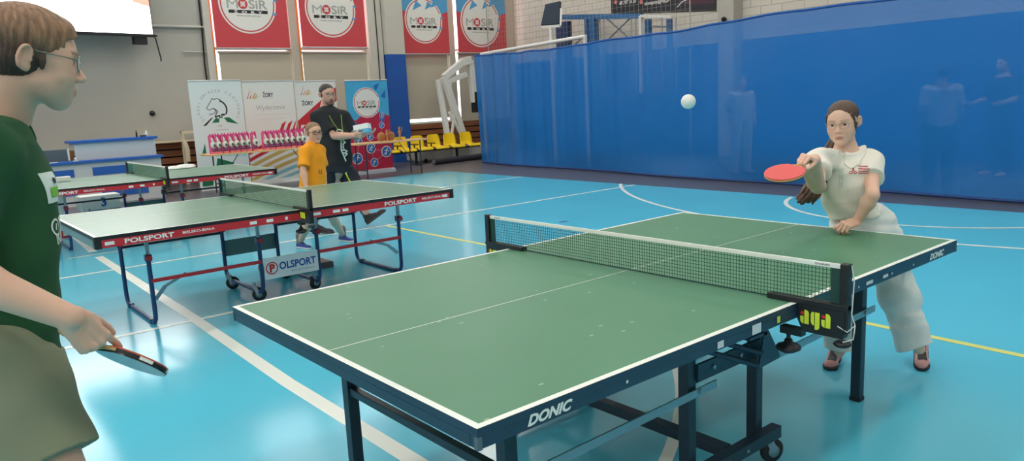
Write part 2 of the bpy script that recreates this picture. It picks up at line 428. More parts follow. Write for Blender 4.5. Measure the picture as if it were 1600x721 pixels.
M_NETD = mat('net_cord', (26, 76, 58), rough=0.7)
M_NETG = mat('net_cord_green', (66, 118, 90), rough=0.8)
M_NETB = mat('net_edge_band', (22, 66, 58), rough=0.7)
M_TAPE = mat('net_tape', (242, 238, 230), rough=0.7, bump=0.15, bscale=30)
M_LIME = mat('lime_print', (216, 226, 56), rough=0.5)
M_RED = mat('red_print', (206, 40, 48), rough=0.5)
M_CORD = mat('white_cord', (214, 214, 208), rough=0.7)
TL, TW, TH = 2.74, 1.525, 0.76

def castor(name, x, y, parent, r=0.052, ang=0.3):
    w = MB(); a = vz((math.sin(ang), math.cos(ang), 0)); c = vz((x, y, r))
    w.lathe([(0,-0.014),(r*0.8,-0.014),(r,-0.009),(r,0.009),(r*0.8,0.014),(0,0.014)], c, a, 20, 0)
    wh = w.build(name, M_RUB, parent)
    k = MB(); k.lathe([(0,-0.018),(r*0.5,-0.018),(r*0.5,0.018),(0,0.018)], c, a, 14, 0); f = vz((a[1], -a[0], 0))
    for s in (-1, 1):
        k.bar(c + a*0.02*s, c + a*0.02*s - f*0.03 + vz((0,0,r*1.25)), 0.03, 0.003, 0, up=a)
    k.bar(c - f*0.03 + vz((0,0,r*1.25)) - a*0.022, c - f*0.03 + vz((0,0,r*1.25)) + a*0.022, 0.04, 0.008)
    k.cyl(c - f*0.03 + vz((0,0,r*1.25)), c - f*0.03 + vz((0,0,r*1.25+0.03)), 0.009, 8)
    k.build('castor_fork', M_ZINC, wh)

# ---------- the near table
def near_table():
    root = thing('table_tennis_table', (TL/2, TW/2, 0), 'large green table tennis table with navy steel frame filling the foreground', 'table tennis table')
    for h, (xa, xb) in enumerate(((0, TL/2-0.002), (TL/2+0.002, TL))):
        t = MB(); t.box((xa+(0.002 if h == 0 else 0), 0.002, TH-0.022), (xb-(0.002 if h else 0), TW-0.002, TH), 0)
        fr = ((0,0,TH),(1,0,0),(0,1,0)); w = 0.02
        t.rect(xa, 0, xb, w, fr, 0.0006, 1); t.rect(xa, TW-w, xb, TW, fr, 0.0006, 1)
        if h == 0: t.rect(0, w, w, TW-w, fr, 0.0006, 1)
        else: t.rect(TL-w, w, TL, TW-w, fr, 0.0006, 1)
        t.rect(xa, TW/2-0.002, xb, TW/2+0.002, fr, 0.0006, 1)
        tb = t.build('tabletop', [M_SCUFF, M_TLINE], root)
        a = MB(); H0, H1 = TH-0.052, TH-0.0225; g = 0.03; H2 = TH-0.0008
        a.box((xa+0.002, 0.001, H0), (xb-0.002, g, H1)); a.box((xa+0.002, TW-g, H0), (xb-0.002, TW-0.001, H1))
        xe = 0.001 if h == 0 else TL-g-0.001
        a.box((xe, g, H0), (xe+g, TW-g, H1))
        e_ = 0.0022
        a.box((xa+0.002, 0.0, H1), (xb-0.002, e_, H2)); a.box((xa+0.002, TW-e_, H1), (xb-0.002, TW, H2)); a.box((xe if h == 0 else TL-e_, 0, H1), (xe+e_ if h == 0 else TL, TW, H2))
        for yy in (0.5, 1.0): a.box((xa+0.03, yy, H0+0.01), (xb-0.03, yy+0.03, H1))
        fs = ((0, 0.0, 0),(1,0,0),(0,0,1))
        cxx = 0.222 if h == 0 else 2.52
        a.text('DONIC', cxx, TH-0.030, 0.026, fs, 0.0008, 1, bold=0.045, shear=0.35, wid=0.15)
        a.build('apron_rim', [M_NAVY, M_TLINE], root, bevel=0.0015)
        for x0, w_, a0, a1, mi in (((1.09, 0.05, 0.048, 0.016, 0), (1.235, 0.018, 0.042, 0.020, 1), (0.905, 0.032, 0.046, 0.024, 0)) if h == 0 else ((1.86, 0.055, 0.038, 0.025, 0), (2.00, 0.045, 0.038, 0.025, 0))):
            st = MB(); st.rect(x0, TH-a0, x0+w_, TH-a1, fs, 0.001, mi); st.build('rim_sticker', [M_LABEL, M_YLAB], root)
        for x0 in ((0.5,) if h == 0 else (1.80, 2.08, 2.28)):
            st = MB(); st.disc(x0, TH-0.032, 0.005, fs, 0.001, 0, 10); st.build('rim_rivet', M_LABEL, root)
    # corner caps
    for x, y in ((0,0),(0,TW),(TL,0),(TL,TW)):
        k = MB(); sx = 1 if x == 0 else -1; sy = 1 if y == 0 else -1
        k.box((min(x-0.001*sx, x+0.012*sx), min(y-0.001*sy, y+0.012*sy), TH-0.053), (max(x-0.001*sx, x+0.012*sx), max(y-0.001*sy, y+0.012*sy), TH-0.0215))
        k.build('corner_cap', mat('cap_grey', (92, 104, 112), rough=0.4), root)
    q = 0.045
    # outer legs, one cross bar per end
    for xl in (0.31, 2.44):
        for yl in (0.29, TW-0.29):
            l = MB(); l.box((xl-q/2, yl-q/2, 0.012), (xl+q/2, yl+q/2, TH-0.025))
            lg = l.build('leg', M_NAVYD, root, bevel=0.003)
            f = MB(); f.box((xl-q/2-0.002, yl-q/2-0.002, 0), (xl+q/2+0.002, yl+q/2+0.002, 0.02)); f.build('foot_cap', M_BLACK, lg)
            n = MB(); n.cyl((xl-0.03, yl, TH-0.11), (xl+0.03, yl, TH-0.11), 0.008, 8); n.build('hinge_bolt', M_ZINC, lg)
        b = MB(); b.bar((xl, 0.29, 0.42), (xl, TW-0.29, 0.42), 0.03, 0.03); b.build('cross_bar', M_NAVYD, root, bevel=0.003)
    # inner trolley: uprights on two base bars with castors, and a middle bar
    for xl in (1.14, 1.57):
        for yl in (0.29, TW-0.29):
            l = MB(); l.box((xl-q/2, yl-q/2, 0.095), (xl+q/2, yl+q/2, TH-0.045)); l.build('leg', M_NAVYD, root, bevel=0.003)
    for yl in (0.29, TW-0.29):
        s = -1 if yl < 0.5 else 1
        b = MB(); b.bar((1.05, yl+s*0.045, 0.125), (1.66, yl+s*0.045, 0.125), 0.045, 0.05)
        for x in (1.12, 1.20, 1.30, 1.42): b.cyl((x, yl+s*0.066, 0.125), (x, yl+s*0.072, 0.125), 0.007, 8, 1)
        b.build('base_bar', [M_NAVYD, M_ZINC], root, bevel=0.003)
        for x in (1.10, 1.625): castor('castor', x, yl+s*0.045, root, 0.05, 0.35)
        # zinc linkage arms that fold the halves
        for (xa, za), (xb, zb) in (((0.31, 0.415), (1.27, 0.43)), ((1.60, 0.43), (2.52, 0.44))):
            z = MB(); z.bar((xa, yl+s*0.032, za), (xb, yl+s*0.032, zb), 0.006, 0.03, 0)
            z.cyl((xb-0.10, yl+s*0.03, zb), (xb-0.10, yl+s*0.042, zb), 0.01, 8, 0)
            z.build('linkage_arm', M_ZINC, root)
        # safety lock: triangular plate, carrier rods and upright strip
        t = MB(); y0 = yl+s*0.075
        def pl_(u_, v_): q_ = on_y(u_, v_, 0.29-0.075); return (q_[0], q_[2])
        t.prism([pl_(*q_) for q_ in ((1186, 577), (1217, 560), (1219, 555), (1201, 516), (1195, 516))], ((0, y0, 0),(1,0,0),(0,0,1)), 0.008)
        a_, b_ = pl_(1172, 519), pl_(1199, 518); t.box((a_[0], min(y0, yl), b_[1]-0.012), (b_[0], max(y0, yl), b_[1]))
        for (u_, v_), (u2, v2) in (((1190, 552), (1129, 536)), ((1184, 572), (1103, 549))):
            a_ = pl_(u_, v_); e_ = on_y(u2, v2, 0.27); t.cyl((a_[0], y0, a_[1]), (e_[0], 0.27 if s < 0 else TW-0.27, e_[2]), 0.010, 8)
        t.bar((1.16, yl+s*0.028, 0.50), (1.56, yl+s*0.028, 0.50), 0.012, 0.06)
        for xx in (1.25, 1.42): t.cyl((xx, yl+s*0.03, 0.50), (xx, yl+s*0.04, 0.50), 0.008, 8, 1)
        t.build('lock_bracket', [M_NAVY, M_ZINC], root)
        a = MB(); a.bar((1.17, yl-s*0.03, 0.44), (1.55, yl-s*0.03, 0.44), 0.02, 0.02); a.build('lock_bar', M_BLACK, root)
    b = MB(); b.bar((1.36, 0.27, 0.13), (1.36, TW-0.27, 0.13), 0.045, 0.045); b.build('middle_bar', M_NAVYD, root, bevel=0.003)
    return root
near_table()

def tt_net(label, X, Y0, Y1, z, brand='aga', fine=0.0125, w=0.0016, cord=None):
    """a net clamped over the table: posts, meshes, tape, clamps"""
    root = thing('table_tennis_net', (X, (Y0+Y1)/2, z), label, 'table tennis net')
    ov, h = 0.1525, 0.1525
    ya, yb = Y0-ov+0.02, Y1+ov-0.02
    n = MB()
    k = int((yb-ya)/fine)
    for i in range(1, k):
        y = ya+(yb-ya)*i/k; n.box((X-0.0006, y-w/2, z+0.006), (X+0.0006, y+w/2, z+h-0.008))
    m = max(4, int(0.135/fine))
    for j in range(1, m+1):
        zz = z+0.008+(h-0.02)*j/m; n.box((X-0.0007, ya, zz-w/2), (X+0.0007, yb, zz+w/2))
    n.build('net_mesh', cord or M_NETD, root)
    t = MB(); t.box((X-0.003, ya-0.012, z+h-0.016), (X+0.003, yb+0.012, z+h), 0)
    if brand == 'aga':
        for yy in (ya+0.05, yb-0.05):
            t.text('DONIC', yy, z+h-0.008, 0.006, ((X-0.0032,0,0),(0,-1,0),(0,0,1)) if False else ((X-0.0032, 2*yy, 0),(0,-1,0),(0,0,1)), 0.0004, 1, bold=0.02, wid=0.05)
    t.build('net_tape', [M_TAPE, M_BLACK], root, bevel=0.0015)
    for y0, y1 in ((ya-0.012, ya+0.022), (yb-0.022, yb+0.012)):
        e = MB(); e.box((X-0.002, y0, z+0.004), (X+0.002, y1, z+h-0.015)); e.build('net_band', M_NETB, root)
    e = MB(); e.box((X-0.001, ya, z+0.003), (X+0.001, yb, z+0.008))
    e.build('bottom_cord', M_NETB, root)
    for s, ye, yt in ((-1, ya, Y0), (1, yb, Y1)):
        p = MB(); yo = ye+s*0.012
        p.box((X-0.014, min(yo, yo+s*0.03), z-0.075), (X+0.014, max(yo, yo+s*0.03), z+h+0.004))
        post = p.build('post', M_BLACK, root, bevel=0.004)
        c = MB(); A, B = sorted((yt-s*0.11, yo+s*0.03))
        c.box((X-0.017, A, z+0.001), (X+0.017, B, z+0.02))                 # upper jaw on the table
        A2, B2 = sorted((yt+s*0.004, yo+s*0.022))
        c.prism([(A2, z+0.018), (B2, z+0.018), (B2, z-0.05), (B2-0.02, z-0.092), (A2+0.005, z-0.092), (A2, z-0.075)][::-1], ((X-0.016,0,0),(0,1,0),(0,0,1)), -0.032)
        A3, B3 = sorted((yt-s*0.06, yt+s*0.02))
        c.box((X-0.016, A3, z-0.115), (X+0.016, B3, z-0.088))                # lower jaw under the rim
        cl = c.build('clamp', M_BLACK, root, bevel=0.002)
        sc = MB(); yk = yt-s*0.035
        sc.cyl((X, yk, z-0.10), (X, yk, z-0.16), 0.007, 10)
        sc.lathe([(0,-0.018),(0.02,-0.018),(0.041,-0.006),(0.043,0.0),(0.037,0.008),(0.016,0.016),(0.012,0.03),(0,0.03)], (X, yk, z-0.165), (0,0,1), 20)
        if s < 0:
            sk = MB(); sk.lathe([(0,-0.008),(0.022,-0.008),(0.03,0),(0.022,0.008),(0,0.008)], (X, yo+s*0.01, z-0.112), (0,0,1), 18)
        sc.build('clamp_screw', M_BLACK, cl)
        if s < 0: sk.build('tension_knob', M_BLACK, cl)
        if brand == 'aga':
            g = MB(); L0 = A2; fr = ((X-0.0165, 0, 0), (0,-1,0), (0,0,1))
            def to(y): return -y
            x0 = -B2 if True else 0
            u0 = -(B2-0.012); hgt = 0.050; zb = z-0.064; wl = 0.031
            def bow(u, flip=False):        # a round-shouldered letter body
                out = [(u, zb)]
                return out
            letters = ['a', 'g', 'a']
            for q, ch in enumerate(letters):
                u = u0 + q*(wl+0.006)
                # left half: stepped blob; right half: tall stem with rounded shoulder
                left = [(u+0.0, zb+0.012)] + [(u+0.012+0.012*math.cos(a), zb+0.012+0.012*math.sin(a)) for a in np.linspace(PI, 1.5*PI, 6)] + [(u+0.012, zb+0.026), (u, zb+0.026)]
                right = [(u+0.0145, zb), (u+wl, zb), (u+wl, zb+hgt-0.014)] + [(u+wl-0.0115+0.0115*math.cos(a), zb+hgt-0.0115+0.0115*math.sin(a)-0.002) for a in np.linspace(0, PI/2, 6)] + [(u+0.0145, zb+hgt-0.002)]
                if ch == 'a':
                    g.flat(left, fr, 0.001, 0); g.flat(right, fr, 0.001, 0); g.disc(u+0.007, zb+0.036, 0.0062, fr, 0.001, 1, 16)
                else:
                    lo = [(u, zb+0.014)] + [(u+0.012+0.012*math.cos(a), zb+0.014+0.014*math.sin(a)) for a in np.linspace(PI, 1.5*PI, 6)] + [(u+0.012, zb+hgt-0.004), (u+0.004, zb+hgt-0.004), (u, zb+hgt-0.012)]
                    g.flat(lo, fr, 0.001, 0)
                    g.flat([(u+0.0145, zb-0.013), (u+wl-0.009, zb-0.013), (u+wl-0.002, zb-0.009), (u+wl, zb-0.003), (u+wl, zb+hgt-0.004), (u+0.0145, zb+hgt-0.004)], fr, 0.001, 0)
            g.build('clamp_print', [M_LIME, M_RED], cl)
            if s < 0:
                cd_ = MB(); cd_.tube([(X+0.004, yo+s*0.03, z+h), (X+0.004, yo+s*0.04, z+0.10), (X+0.002, yo+s*0.036, z-0.01), (X-0.006, yo+s*0.052, z-0.04), (X-0.012, yo+s*0.03, z-0.065), (X-0.018, yo+s*0.0, z-0.05)], 0.0022, 6)
                cd_.tube([(X-0.006, yo+s*0.052, z-0.04), (X-0.012, yo+s*0.05, z-0.085), (X-0.018, yo+s*0.02, z-0.10)], 0.0022, 6)
                cd_.build('tension_cord', M_CORD, post)
        else:
            g = MB(); fr = ((X-0.0165, 0, 0), (0,-1,0), (0,0,1))
            for q in range(3): g.rect(-B2+0.012+q*0.028, z-0.06, -B2+0.034+q*0.028, z-0.015, fr, 0.001, 0)
            g.build('clamp_print', [M_LIME], cl)
    return root
tt_net('green net with white tape dividing the large foreground table', TL/2, 0.0, TW, TH)

# ---------- the red rimmed tables behind
M_TOP2 = mat('table_green_gloss', (84, 132, 106), rough=0.30, var=0.02, vscale=3.0, spec=0.9)
M_REDR = mat('rim_red', (204, 44, 54), rough=0.4)
M_BLUL = mat('tube_blue', (28, 62, 112), rough=0.35)
M_GRYP = mat('panel_grey', (112, 136, 138), rough=0.45)
M_PNLW = mat('panel_white', (222, 226, 230), rough=0.4)
M_PBLU = mat('print_blue', (26, 78, 160), rough=0.4)
def red_table(ox, oy, label, group=None):
    root = thing('table_tennis_table', (ox+TL/2, oy+TW/2, 0), label, 'table tennis table', group)
    O = vz((ox, oy, 0)); P = lambda x, y, z: O + vz((x, y, z))
    for h, (xa, xb) in enumerate(((0, TL/2-0.003), (TL/2+0.003, TL))):
        t = MB(); t.box(P(xa, 0, TH-0.022), P(xb, TW, TH), 0); fr = (P(0,0,TH),(1,0,0),(0,1,0)); w = 0.02
        t.rect(xa, 0, xb, w, fr, 0.0006, 1); t.rect(xa, TW-w, xb, TW, fr, 0.0006, 1)
        if h == 0: t.rect(0, w, w, TW-w, fr, 0.0006, 1)
        else: t.rect(TL-w, w, TL, TW-w, fr, 0.0006, 1)
        t.rect(xa, TW/2-0.0025, xb, TW/2+0.0025, fr, 0.0006, 1)
        t.box(P(xa, -0.002, TH-0.024), P(xb, 0, TH-0.001), 2); t.box(P(xa, TW, TH-0.024), P(xb, TW+0.002, TH-0.001), 2)
        if h == 0: t.box(P(-0.002, 0, TH-0.024), P(0, TW, TH-0.001), 2)
        else: t.box(P(TL, 0, TH-0.024), P(TL+0.002, TW, TH-0.001), 2)
        t.build('tabletop', [M_TOP2, M_TLINE, M_BLACK], root)
        a = MB(); H0, H1 = TH-0.075, TH-0.024; g = 0.03
        a.box(P(xa+0.002, -0.001, H0), P(xb-0.002, g, H1), 0); a.box(P(xa+0.002, TW-g, H0), P(xb-0.002, TW+0.001, H1), 0)
        xe = 0.0 if h == 0 else TL-g
        a.box(P(xe, g, H0), P(xe+g, TW-g, H1), 1)
        for y in (0, TW-0.04):
            cp = MB(); x = -0.003 if h == 0 else TL-0.037
            cp.box(P(x, y-0.003, H0-0.003), P(x+0.04, y+0.043, TH-0.003))
            cp.build('corner_cap', M_BLACK, root)
        lt = a
        for fs in ((P(0,-0.001,0),(1,0,0),(0,0,1)), (P(TL,TW+0.001,0),(-1,0,0),(0,0,1))):
            c0 = 0.32 if h == 0 else 2.22
            if fs[1][0] < 0: c0 = TL-c0
            lt.text('POLSPORT', c0, TH-0.049, 0.03, fs, 0.001, 2, bold=0.03, wid=0.30)
            lt.text('BIELSKO-BIAŁA', c0+0.31, TH-0.047, 0.017, fs, 0.001, 2, bold=0.02, wid=0.21)
            for x0, x1 in (((0.055, 0.11), (0.98, 1.03), (1.10, 1.15), (1.24, 1.26)) if h == 0 else ((1.45, 1.52), (1.62, 1.68), (1.70, 1.75), (2.63, 2.68))):
                if fs[1][0] < 0: x0, x1 = TL-x1, TL-x0
                lt.rect(x0, TH-0.06, x1, TH-0.038, fs, 0.001, 2)
        a.build('apron_rim', [M_REDR, M_GRYP, M_TLINE], root)
    r = 0.016
    ya, yb = 0.46, 1.29
    for xl, wheels in ((0.40, 0), (1.20, 1), (1.68, 1), (2.46, 0)):
        zb = 0.075 if wheels else r
        up = rounded([P(xl, ya, TH-0.24), P(xl, ya, zb), P(xl, yb, zb), P(xl, yb, TH-0.24)], 0.09, 6)
        l = MB(); l.tube(up, r, 10); lf = l.build('leg', M_BLUL, root)
        for y in (ya, yb):
            e = MB(); e.box(P(xl-0.011, y-0.011, TH-0.26), P(xl+0.011, y+0.011, TH-0.03)); e.build('leg_extension', M_ZINC, lf)
            k = MB(); k.box(P(xl-0.022, y-0.022, TH-0.28), P(xl+0.022, y+0.022, TH-0.235), 0)
            k.cyl(P(xl, y-0.045, TH-0.257), P(xl, y-0.02, TH-0.257), 0.02, 10, 1); k.build('leg_clamp', [M_BLUL, M_RED], lf)
        if not wheels:
            for y in (ya+0.1, yb-0.1): k = MB(); k.box(P(xl-0.02, y-0.02, 0), P(xl+0.02, y+0.02, 0.036), 0); k.build('floor_pad', M_BLUL, lf)
        if wheels:
            for y in (ya+0.10, yb-0.14): castor('castor', ox+xl, oy+y, root, 0.055, 0.5 if xl < 1.5 else -0.3)
    for xa, xb in ((0.40, 1.20), (1.68, 2.46)):
        b = MB(); b.bar(P(xa, ya-0.02, 0.335), P(xb, ya-0.02, 0.335), 0.012, 0.026); b.build('side_bar', M_REDR, root)
        b = MB(); b.bar(P(xa, yb, 0.475), P(xb, yb, 0.475), 0.014, 0.022); b.build('side_bar', M_NAVYD, root)
        x = xa if xa < 1 else xb; s = 1 if xa < 1 else -1
        d = MB(); d.bar(P(x+s*0.02, ya+0.02, 0.19), P(x+s*0.10, ya+0.04, 0.27), 0.004, 0.03); d.bar(P(x+s*0.10, ya+0.04, 0.27), P(x+s*0.26, ya+0.06, 0.335), 0.004, 0.022); d.build('brace', M_ZINC, root)
    p = MB(); p.box(P(1.20, yb+0.016, 0.26), P(1.68, yb+0.022, 0.40)); p.build('far_panel', M_GRYP, root)
    p = MB(); p.box(P(1.215, ya-0.024, 0.185), P(1.665, ya-0.018, 0.355), 0); fs = (P(0, ya-0.024, 0),(1,0,0),(0,0,1))
    p.disc(1.275, 0.27, 0.05, fs, 0.001, 2, 28); p.disc(1.275, 0.27, 0.041, fs, 0.0015, 0, 28)
    p.text('P', 1.277, 0.27, 0.06, fs, 0.002, 2, bold=0.06)
    p.text('OLSPORT', 1.49, 0.277, 0.058, fs, 0.0015, 1, bold=0.03, wid=0.31)
    p.text('BIELSKO-BIAŁA', 1.53, 0.222, 0.013, fs, 0.0015, 3, wid=0.2)
    p.build('sign_panel', [M_PNLW, M_PBLU, M_RED, M_GRYP], root)
    return root
T2X, T2Y = 0.0, 3.925
t2 = red_table(T2X, T2Y, 'green table with red rim and blue tube legs left of the foreground table')
tt_net('net on the red rimmed table beside the boy in orange', T2X+TL/2, T2Y, T2Y+TW, TH, brand='', fine=0.0125, w=0.0030, cord=M_NETG)
t3 = dup(t2, (0.18+TL/2, 8.08+TW/2, 0), label='farther green table with red rim in front of the blue and grey counter')
tt_net('small net on the farther red rimmed table near the counter', 0.18+TL/2, 8.08, 8.08+TW, TH, brand='', fine=0.0125, w=0.0040, cord=M_NETG)
dup(t2, (12.6, 0.2, 0), rz=PI/2, label='table tennis table showing dimly through the blue curtain')
# ball in flight
bl = MB(); bl.ball(at(1075.5, 159, 2.05), 0.02, 32); tag(bl.build('table_tennis_ball', mat('ball_white', (240, 236, 228), rough=0.45, sss=0.1)), 'white plastic ball in mid air in front of the blue curtain', 'ball')
# ================================================================== FIGURES: distance-field sculpting
def smin(a, b, k):
    h = np.clip(0.5 + 0.5*(b-a)/k, 0, 1); return b*(1-h) + a*h - k*h*(1-h)
class Prim:
    __slots__ = ('f', 'lo', 'hi')
    def __init__(s, f, lo, hi): s.f = f; s.lo = vz(lo); s.hi = vz(hi)
def cap(a, b, ra, rb=None, ax=None, sc=1.0):
    """limb piece from a to b; ax/sc squash it (sc > 1 thins it along ax)"""
    a = vz(a); b = vz(b); rb = ra if rb is None else rb; R = max(ra, rb)
    ba = b-a; bb = max(ba@ba, 1e-12)
    if ax is None:
        def f(P):
            pa = P-a; h = np.clip(pa@ba/bb, 0, 1); return np.linalg.norm(pa-h[:,None]*ba, axis=1) - (ra+(rb-ra)*h)
    else:
        ax = unit(ax)
        def f(P):
            pa = P-a; h = np.clip(pa@ba/bb, 0, 1); q = pa-h[:,None]*ba; n = q@ax; q = q + np.outer(n*(sc-1), ax)
            return (np.linalg.norm(q, axis=1) - (ra+(rb-ra)*h))/max(1.0, sc**0.5)
    return Prim(f, np.minimum(a, b)-R, np.maximum(a, b)+R)
def ell(c, r, R=None):
    c = vz(c); r = vz(r)*np.ones(3); R = np.eye(3) if R is None else np.array(R, float)   # rows of R = local axes
    def f(P):
        q = (P-c)@R.T; k0 = np.linalg.norm(q/r, axis=1); k1 = np.linalg.norm(q/(r*r), axis=1)
        return k0*(k0-1)/np.maximum(k1, 1e-9)
    e = np.sqrt((R.T**2)@(r*r)); return Prim(f, c-e, c+e)
def loft(st, X, Y, p=2.3, rnd=0.0):
    """st: (centre, half width, half depth); X, Y lateral and forward axis"""
    Cn = np.array([s[0] for s in st], float); W = np.array([s[1] for s in st]); D = np.array([s[2] for s in st])
    A = unit(Cn[-1]-Cn[0]); T = (Cn-Cn[0])@A; X = unit(X); Y = unit(Y)
    def f(P):
        t = (P-Cn[0])@A; tt = np.clip(t, T[0], T[-1])
        c = np.stack([np.interp(tt, T, Cn[:,i]) for i in range(3)], 1); w = np.interp(tt, T, W); d = np.interp(tt, T, D)
        q = P-c; x = np.abs(q@X)/w; y = np.abs(q@Y)/d
        e = ((x**p+y**p)**(1/p)-1)*np.minimum(w, d)
        return np.maximum(e, np.maximum(t-T[-1], T[0]-t))
    m = max(W.max(), D.max())
    return Prim(f, Cn.min(0)-m, Cn.max(0)+m)
def clip(pr, p0, n):
    p0 = vz(p0); n = unit(n); return Prim(lambda P: np.maximum(pr.f(P), (P-p0)@n), pr.lo, pr.hi)
class Sculpt:
    def __init__(s): s.ops = []; s.post = []
    def u(s, pr, k=0.012): s.ops.append((0, pr, k)); return s
    def sub(s, pr, k=0.008): s.ops.append((1, pr, k)); return s
    def cut(s, p0, n, k=0.004): s.post.append(('c', vz(p0), unit(n), k)); return s
    def disp(s, g): s.post.append(('d', g)); return s
    def f(s, P):
        d = np.full(len(P), 0.25); m = 0.05
        for op, pr, k in s.ops:
            i = np.nonzero(np.all((P > pr.lo-m-k) & (P < pr.hi+m+k), axis=1))[0]
            if not len(i): continue
            e = pr.f(P[i])
            d[i] = smin(d[i], e, k) if op == 0 else -smin(-d[i], e, k)
        for o in s.post:
            if o[0] == 'c': d = -smin(-d, -((P-o[1])@o[2]), o[3])
            else:
                i = np.abs(d) < 0.06
                if i.any(): d[i] = d[i] + o[1](P[i])
        return d
    def bounds(s):
        pr = [o[1] for o in s.ops if o[0] == 0]
        return np.min([p.lo for p in pr], 0)-0.03, np.max([p.hi for p in pr], 0)+0.03
    def mesh(s, h, lo=None, hi=None):
        a, b = s.bounds()
        if lo is not None: a = np.maximum(a, lo)
        if hi is not None: b = np.minimum(b, hi)
        S = 6; nb = np.ceil((b-a)/(h*S)).astype(int); n = nb*S+1
        g = [a[i]+(np.arange(nb[i])+0.5)*h*S for i in range(3)]
        cc = np.stack(np.meshgrid(*g, indexing='ij'), -1).reshape(-1, 3)
        dc = np.concatenate([s.f(cc[i:i+300000]) for i in range(0, len(cc), 300000)])
        act = np.abs(dc) < h*S*1.75
        G = np.repeat(np.repeat(np.repeat(dc.reshape(nb), S, 0), S, 1), S, 2).astype(np.float32)
        G = np.pad(G, ((0,1),)*3, constant_values=0.25)
        ids = np.argwhere(act.reshape(nb)); off = np.stack(np.meshgrid(*[np.arange(S)]*3, indexing='ij'), -1).reshape(-1, 3)
        for q in range(0, len(ids), 1500):
            I = (ids[q:q+1500, None, :]*S + off[None]).reshape(-1, 3)
            G[I[:,0], I[:,1], I[:,2]] = s.f(a + I*h)
        # surface nets
        ins = G < 0; N = n
        c8 = [ins[i:N[0]-1+i, j:N[1]-1+j, k:N[2]-1+k] for i in (0,1) for j in (0,1) for k in (0,1)]
        cnt = sum(x.astype(np.int8) for x in c8); cell = (cnt > 0) & (cnt < 8)
        CI = np.argwhere(cell)
        if not len(CI): return np.zeros((0,3)), np.zeros((0,4), int)
        idx = -np.ones(cell.shape, np.int64); idx[cell] = np.arange(len(CI))
        acc = np.zeros((len(CI), 3)); num = np.zeros(len(CI))
        cor = np.array([(i,j,k) for i in (0,1) for j in (0,1) for k in (0,1)])
        val = [G[CI[:,0]+i, CI[:,1]+j, CI[:,2]+k].astype(float) for i,j,k in cor]
        for p in range(8):
            for q in range(p+1, 8):
                if np.abs(cor[p]-cor[q]).sum() != 1: continue
                m = (val[p] < 0) != (val[q] < 0)
                t = val[p][m]/(val[p][m]-val[q][m]); acc[m] += cor[p] + t[:,None]*(cor[q]-cor[p]); num[m] += 1
        V = a + (CI + acc/num[:,None])*h
        Q = []
        for ax in range(3):
            u, w = (ax+1) % 3, (ax+2) % 3
            sl0 = [slice(None)]*3; sl1 = [slice(None)]*3; sl0[ax] = slice(0, -1); sl1[ax] = slice(1, None)
            A = ins[tuple(sl0)]; B = ins[tuple(sl1)]
            E = np.argwhere(A != B); ok = (E[:,u] > 0) & (E[:,w] > 0) & (E[:,u] < N[u]-1) & (E[:,w] < N[w]-1) & (E[:,ax] < N[ax]-1); E = E[ok]
            fl = A[E[:,0], E[:,1], E[:,2]]
            def at_(du, dw):
                F = E.copy(); F[:,u] += du; F[:,w] += dw; return idx[F[:,0], F[:,1], F[:,2]]
            q = np.stack([at_(-1,-1), at_(0,-1), at_(0,0), at_(-1,0)], 1)
            q[~fl] = q[~fl][:, ::-1]; Q.append(q)
        Q = np.concatenate(Q); Q = Q[(Q >= 0).all(1)]
        return V, Q
    def build(s, name, mats, parent, h, colfn=None, extra=None, lo=None, hi=None, matfn=None):
        V, Q = s.mesh(h, lo, hi)
        if colfn is not None: col = colfn(V)
        nv0 = len(V); F = Q.tolist(); mi = [0]*len(F)
        if matfn is not None: mi = matfn(V[Q].mean(1)).tolist()
        if extra is not None:                        # an MB whose shapes are welded into the same mesh
            EV = np.concatenate(extra.v); F += [tuple(i+nv0 for i in f) for f in extra.f]; mi += extra.m; V = np.concatenate([V, EV])
            if colfn is not None: col = np.concatenate([col, np.tile([0.5, 0.4, 0.35], (len(EV), 1))])
        if not isinstance(mats, (list, tuple)): mats = [mats]
        me = bpy.data.meshes.new(name); o0 = np.array(wloc(parent)); me.from_pydata((V-o0).tolist(), [], F)
        for m in mats: me.materials.append(m)
        me.polygons.foreach_set('material_index', mi); me.polygons.foreach_set('use_smooth', [True]*len(F))
        if colfn is not None:
            ca = me.color_attributes.new('tint', 'FLOAT_COLOR', 'POINT'); ca.data.foreach_set('color', np.c_[col, np.ones(len(col))].ravel().astype(np.float32))
        me.update()
        ob = bpy.data.objects.new(name, me); C.objects.link(ob); ob.parent = parent
        return ob

# ------------------------------------------------------------------ head, hand, foot
class Frame:
    def __init__(s, o, f, u, k=1.0):
        s.o = vz(o); s.F = unit(f); s.R = unit(np.cross(s.F, u)); s.U = np.cross(s.R, s.F); s.k = k
        s.M = np.array([s.R, s.F, s.U])             # rows: right of the figure, forward, up
    def p(s, x, y, z): return s.o + 0.001*s.k*(x*s.R + y*s.F + z*s.U)
    def l(s, P): return (P-s.o)@s.M.T/(0.001*s.k)   # back to millimetres
    def e(s, x, y, z, a, b, c, tilt=None):
        M = s.M if tilt is None else tilt@s.M
        return ell(s.p(x, y, z), vz((a, b, c))*0.001*s.k, M)
    def c(s, p, q, ra, rb=None, ax=None, sc=1.0): return cap(s.p(*p), s.p(*q), ra*0.001*s.k, (ra if rb is None else rb)*0.001*s.k, ax, sc)
def rotx(a): c, q = math.cos(a), math.sin(a); return np.array([[1,0,0],[0,c,q],[0,-q,c]])
def roty(a): c, q = math.cos(a), math.sin(a); return np.array([[c,0,-q],[0,1,0],[q,0,c]])
def rotz(a): c, q = math.cos(a), math.sin(a); return np.array([[c,q,0],[-q,c,0],[0,0,1]])

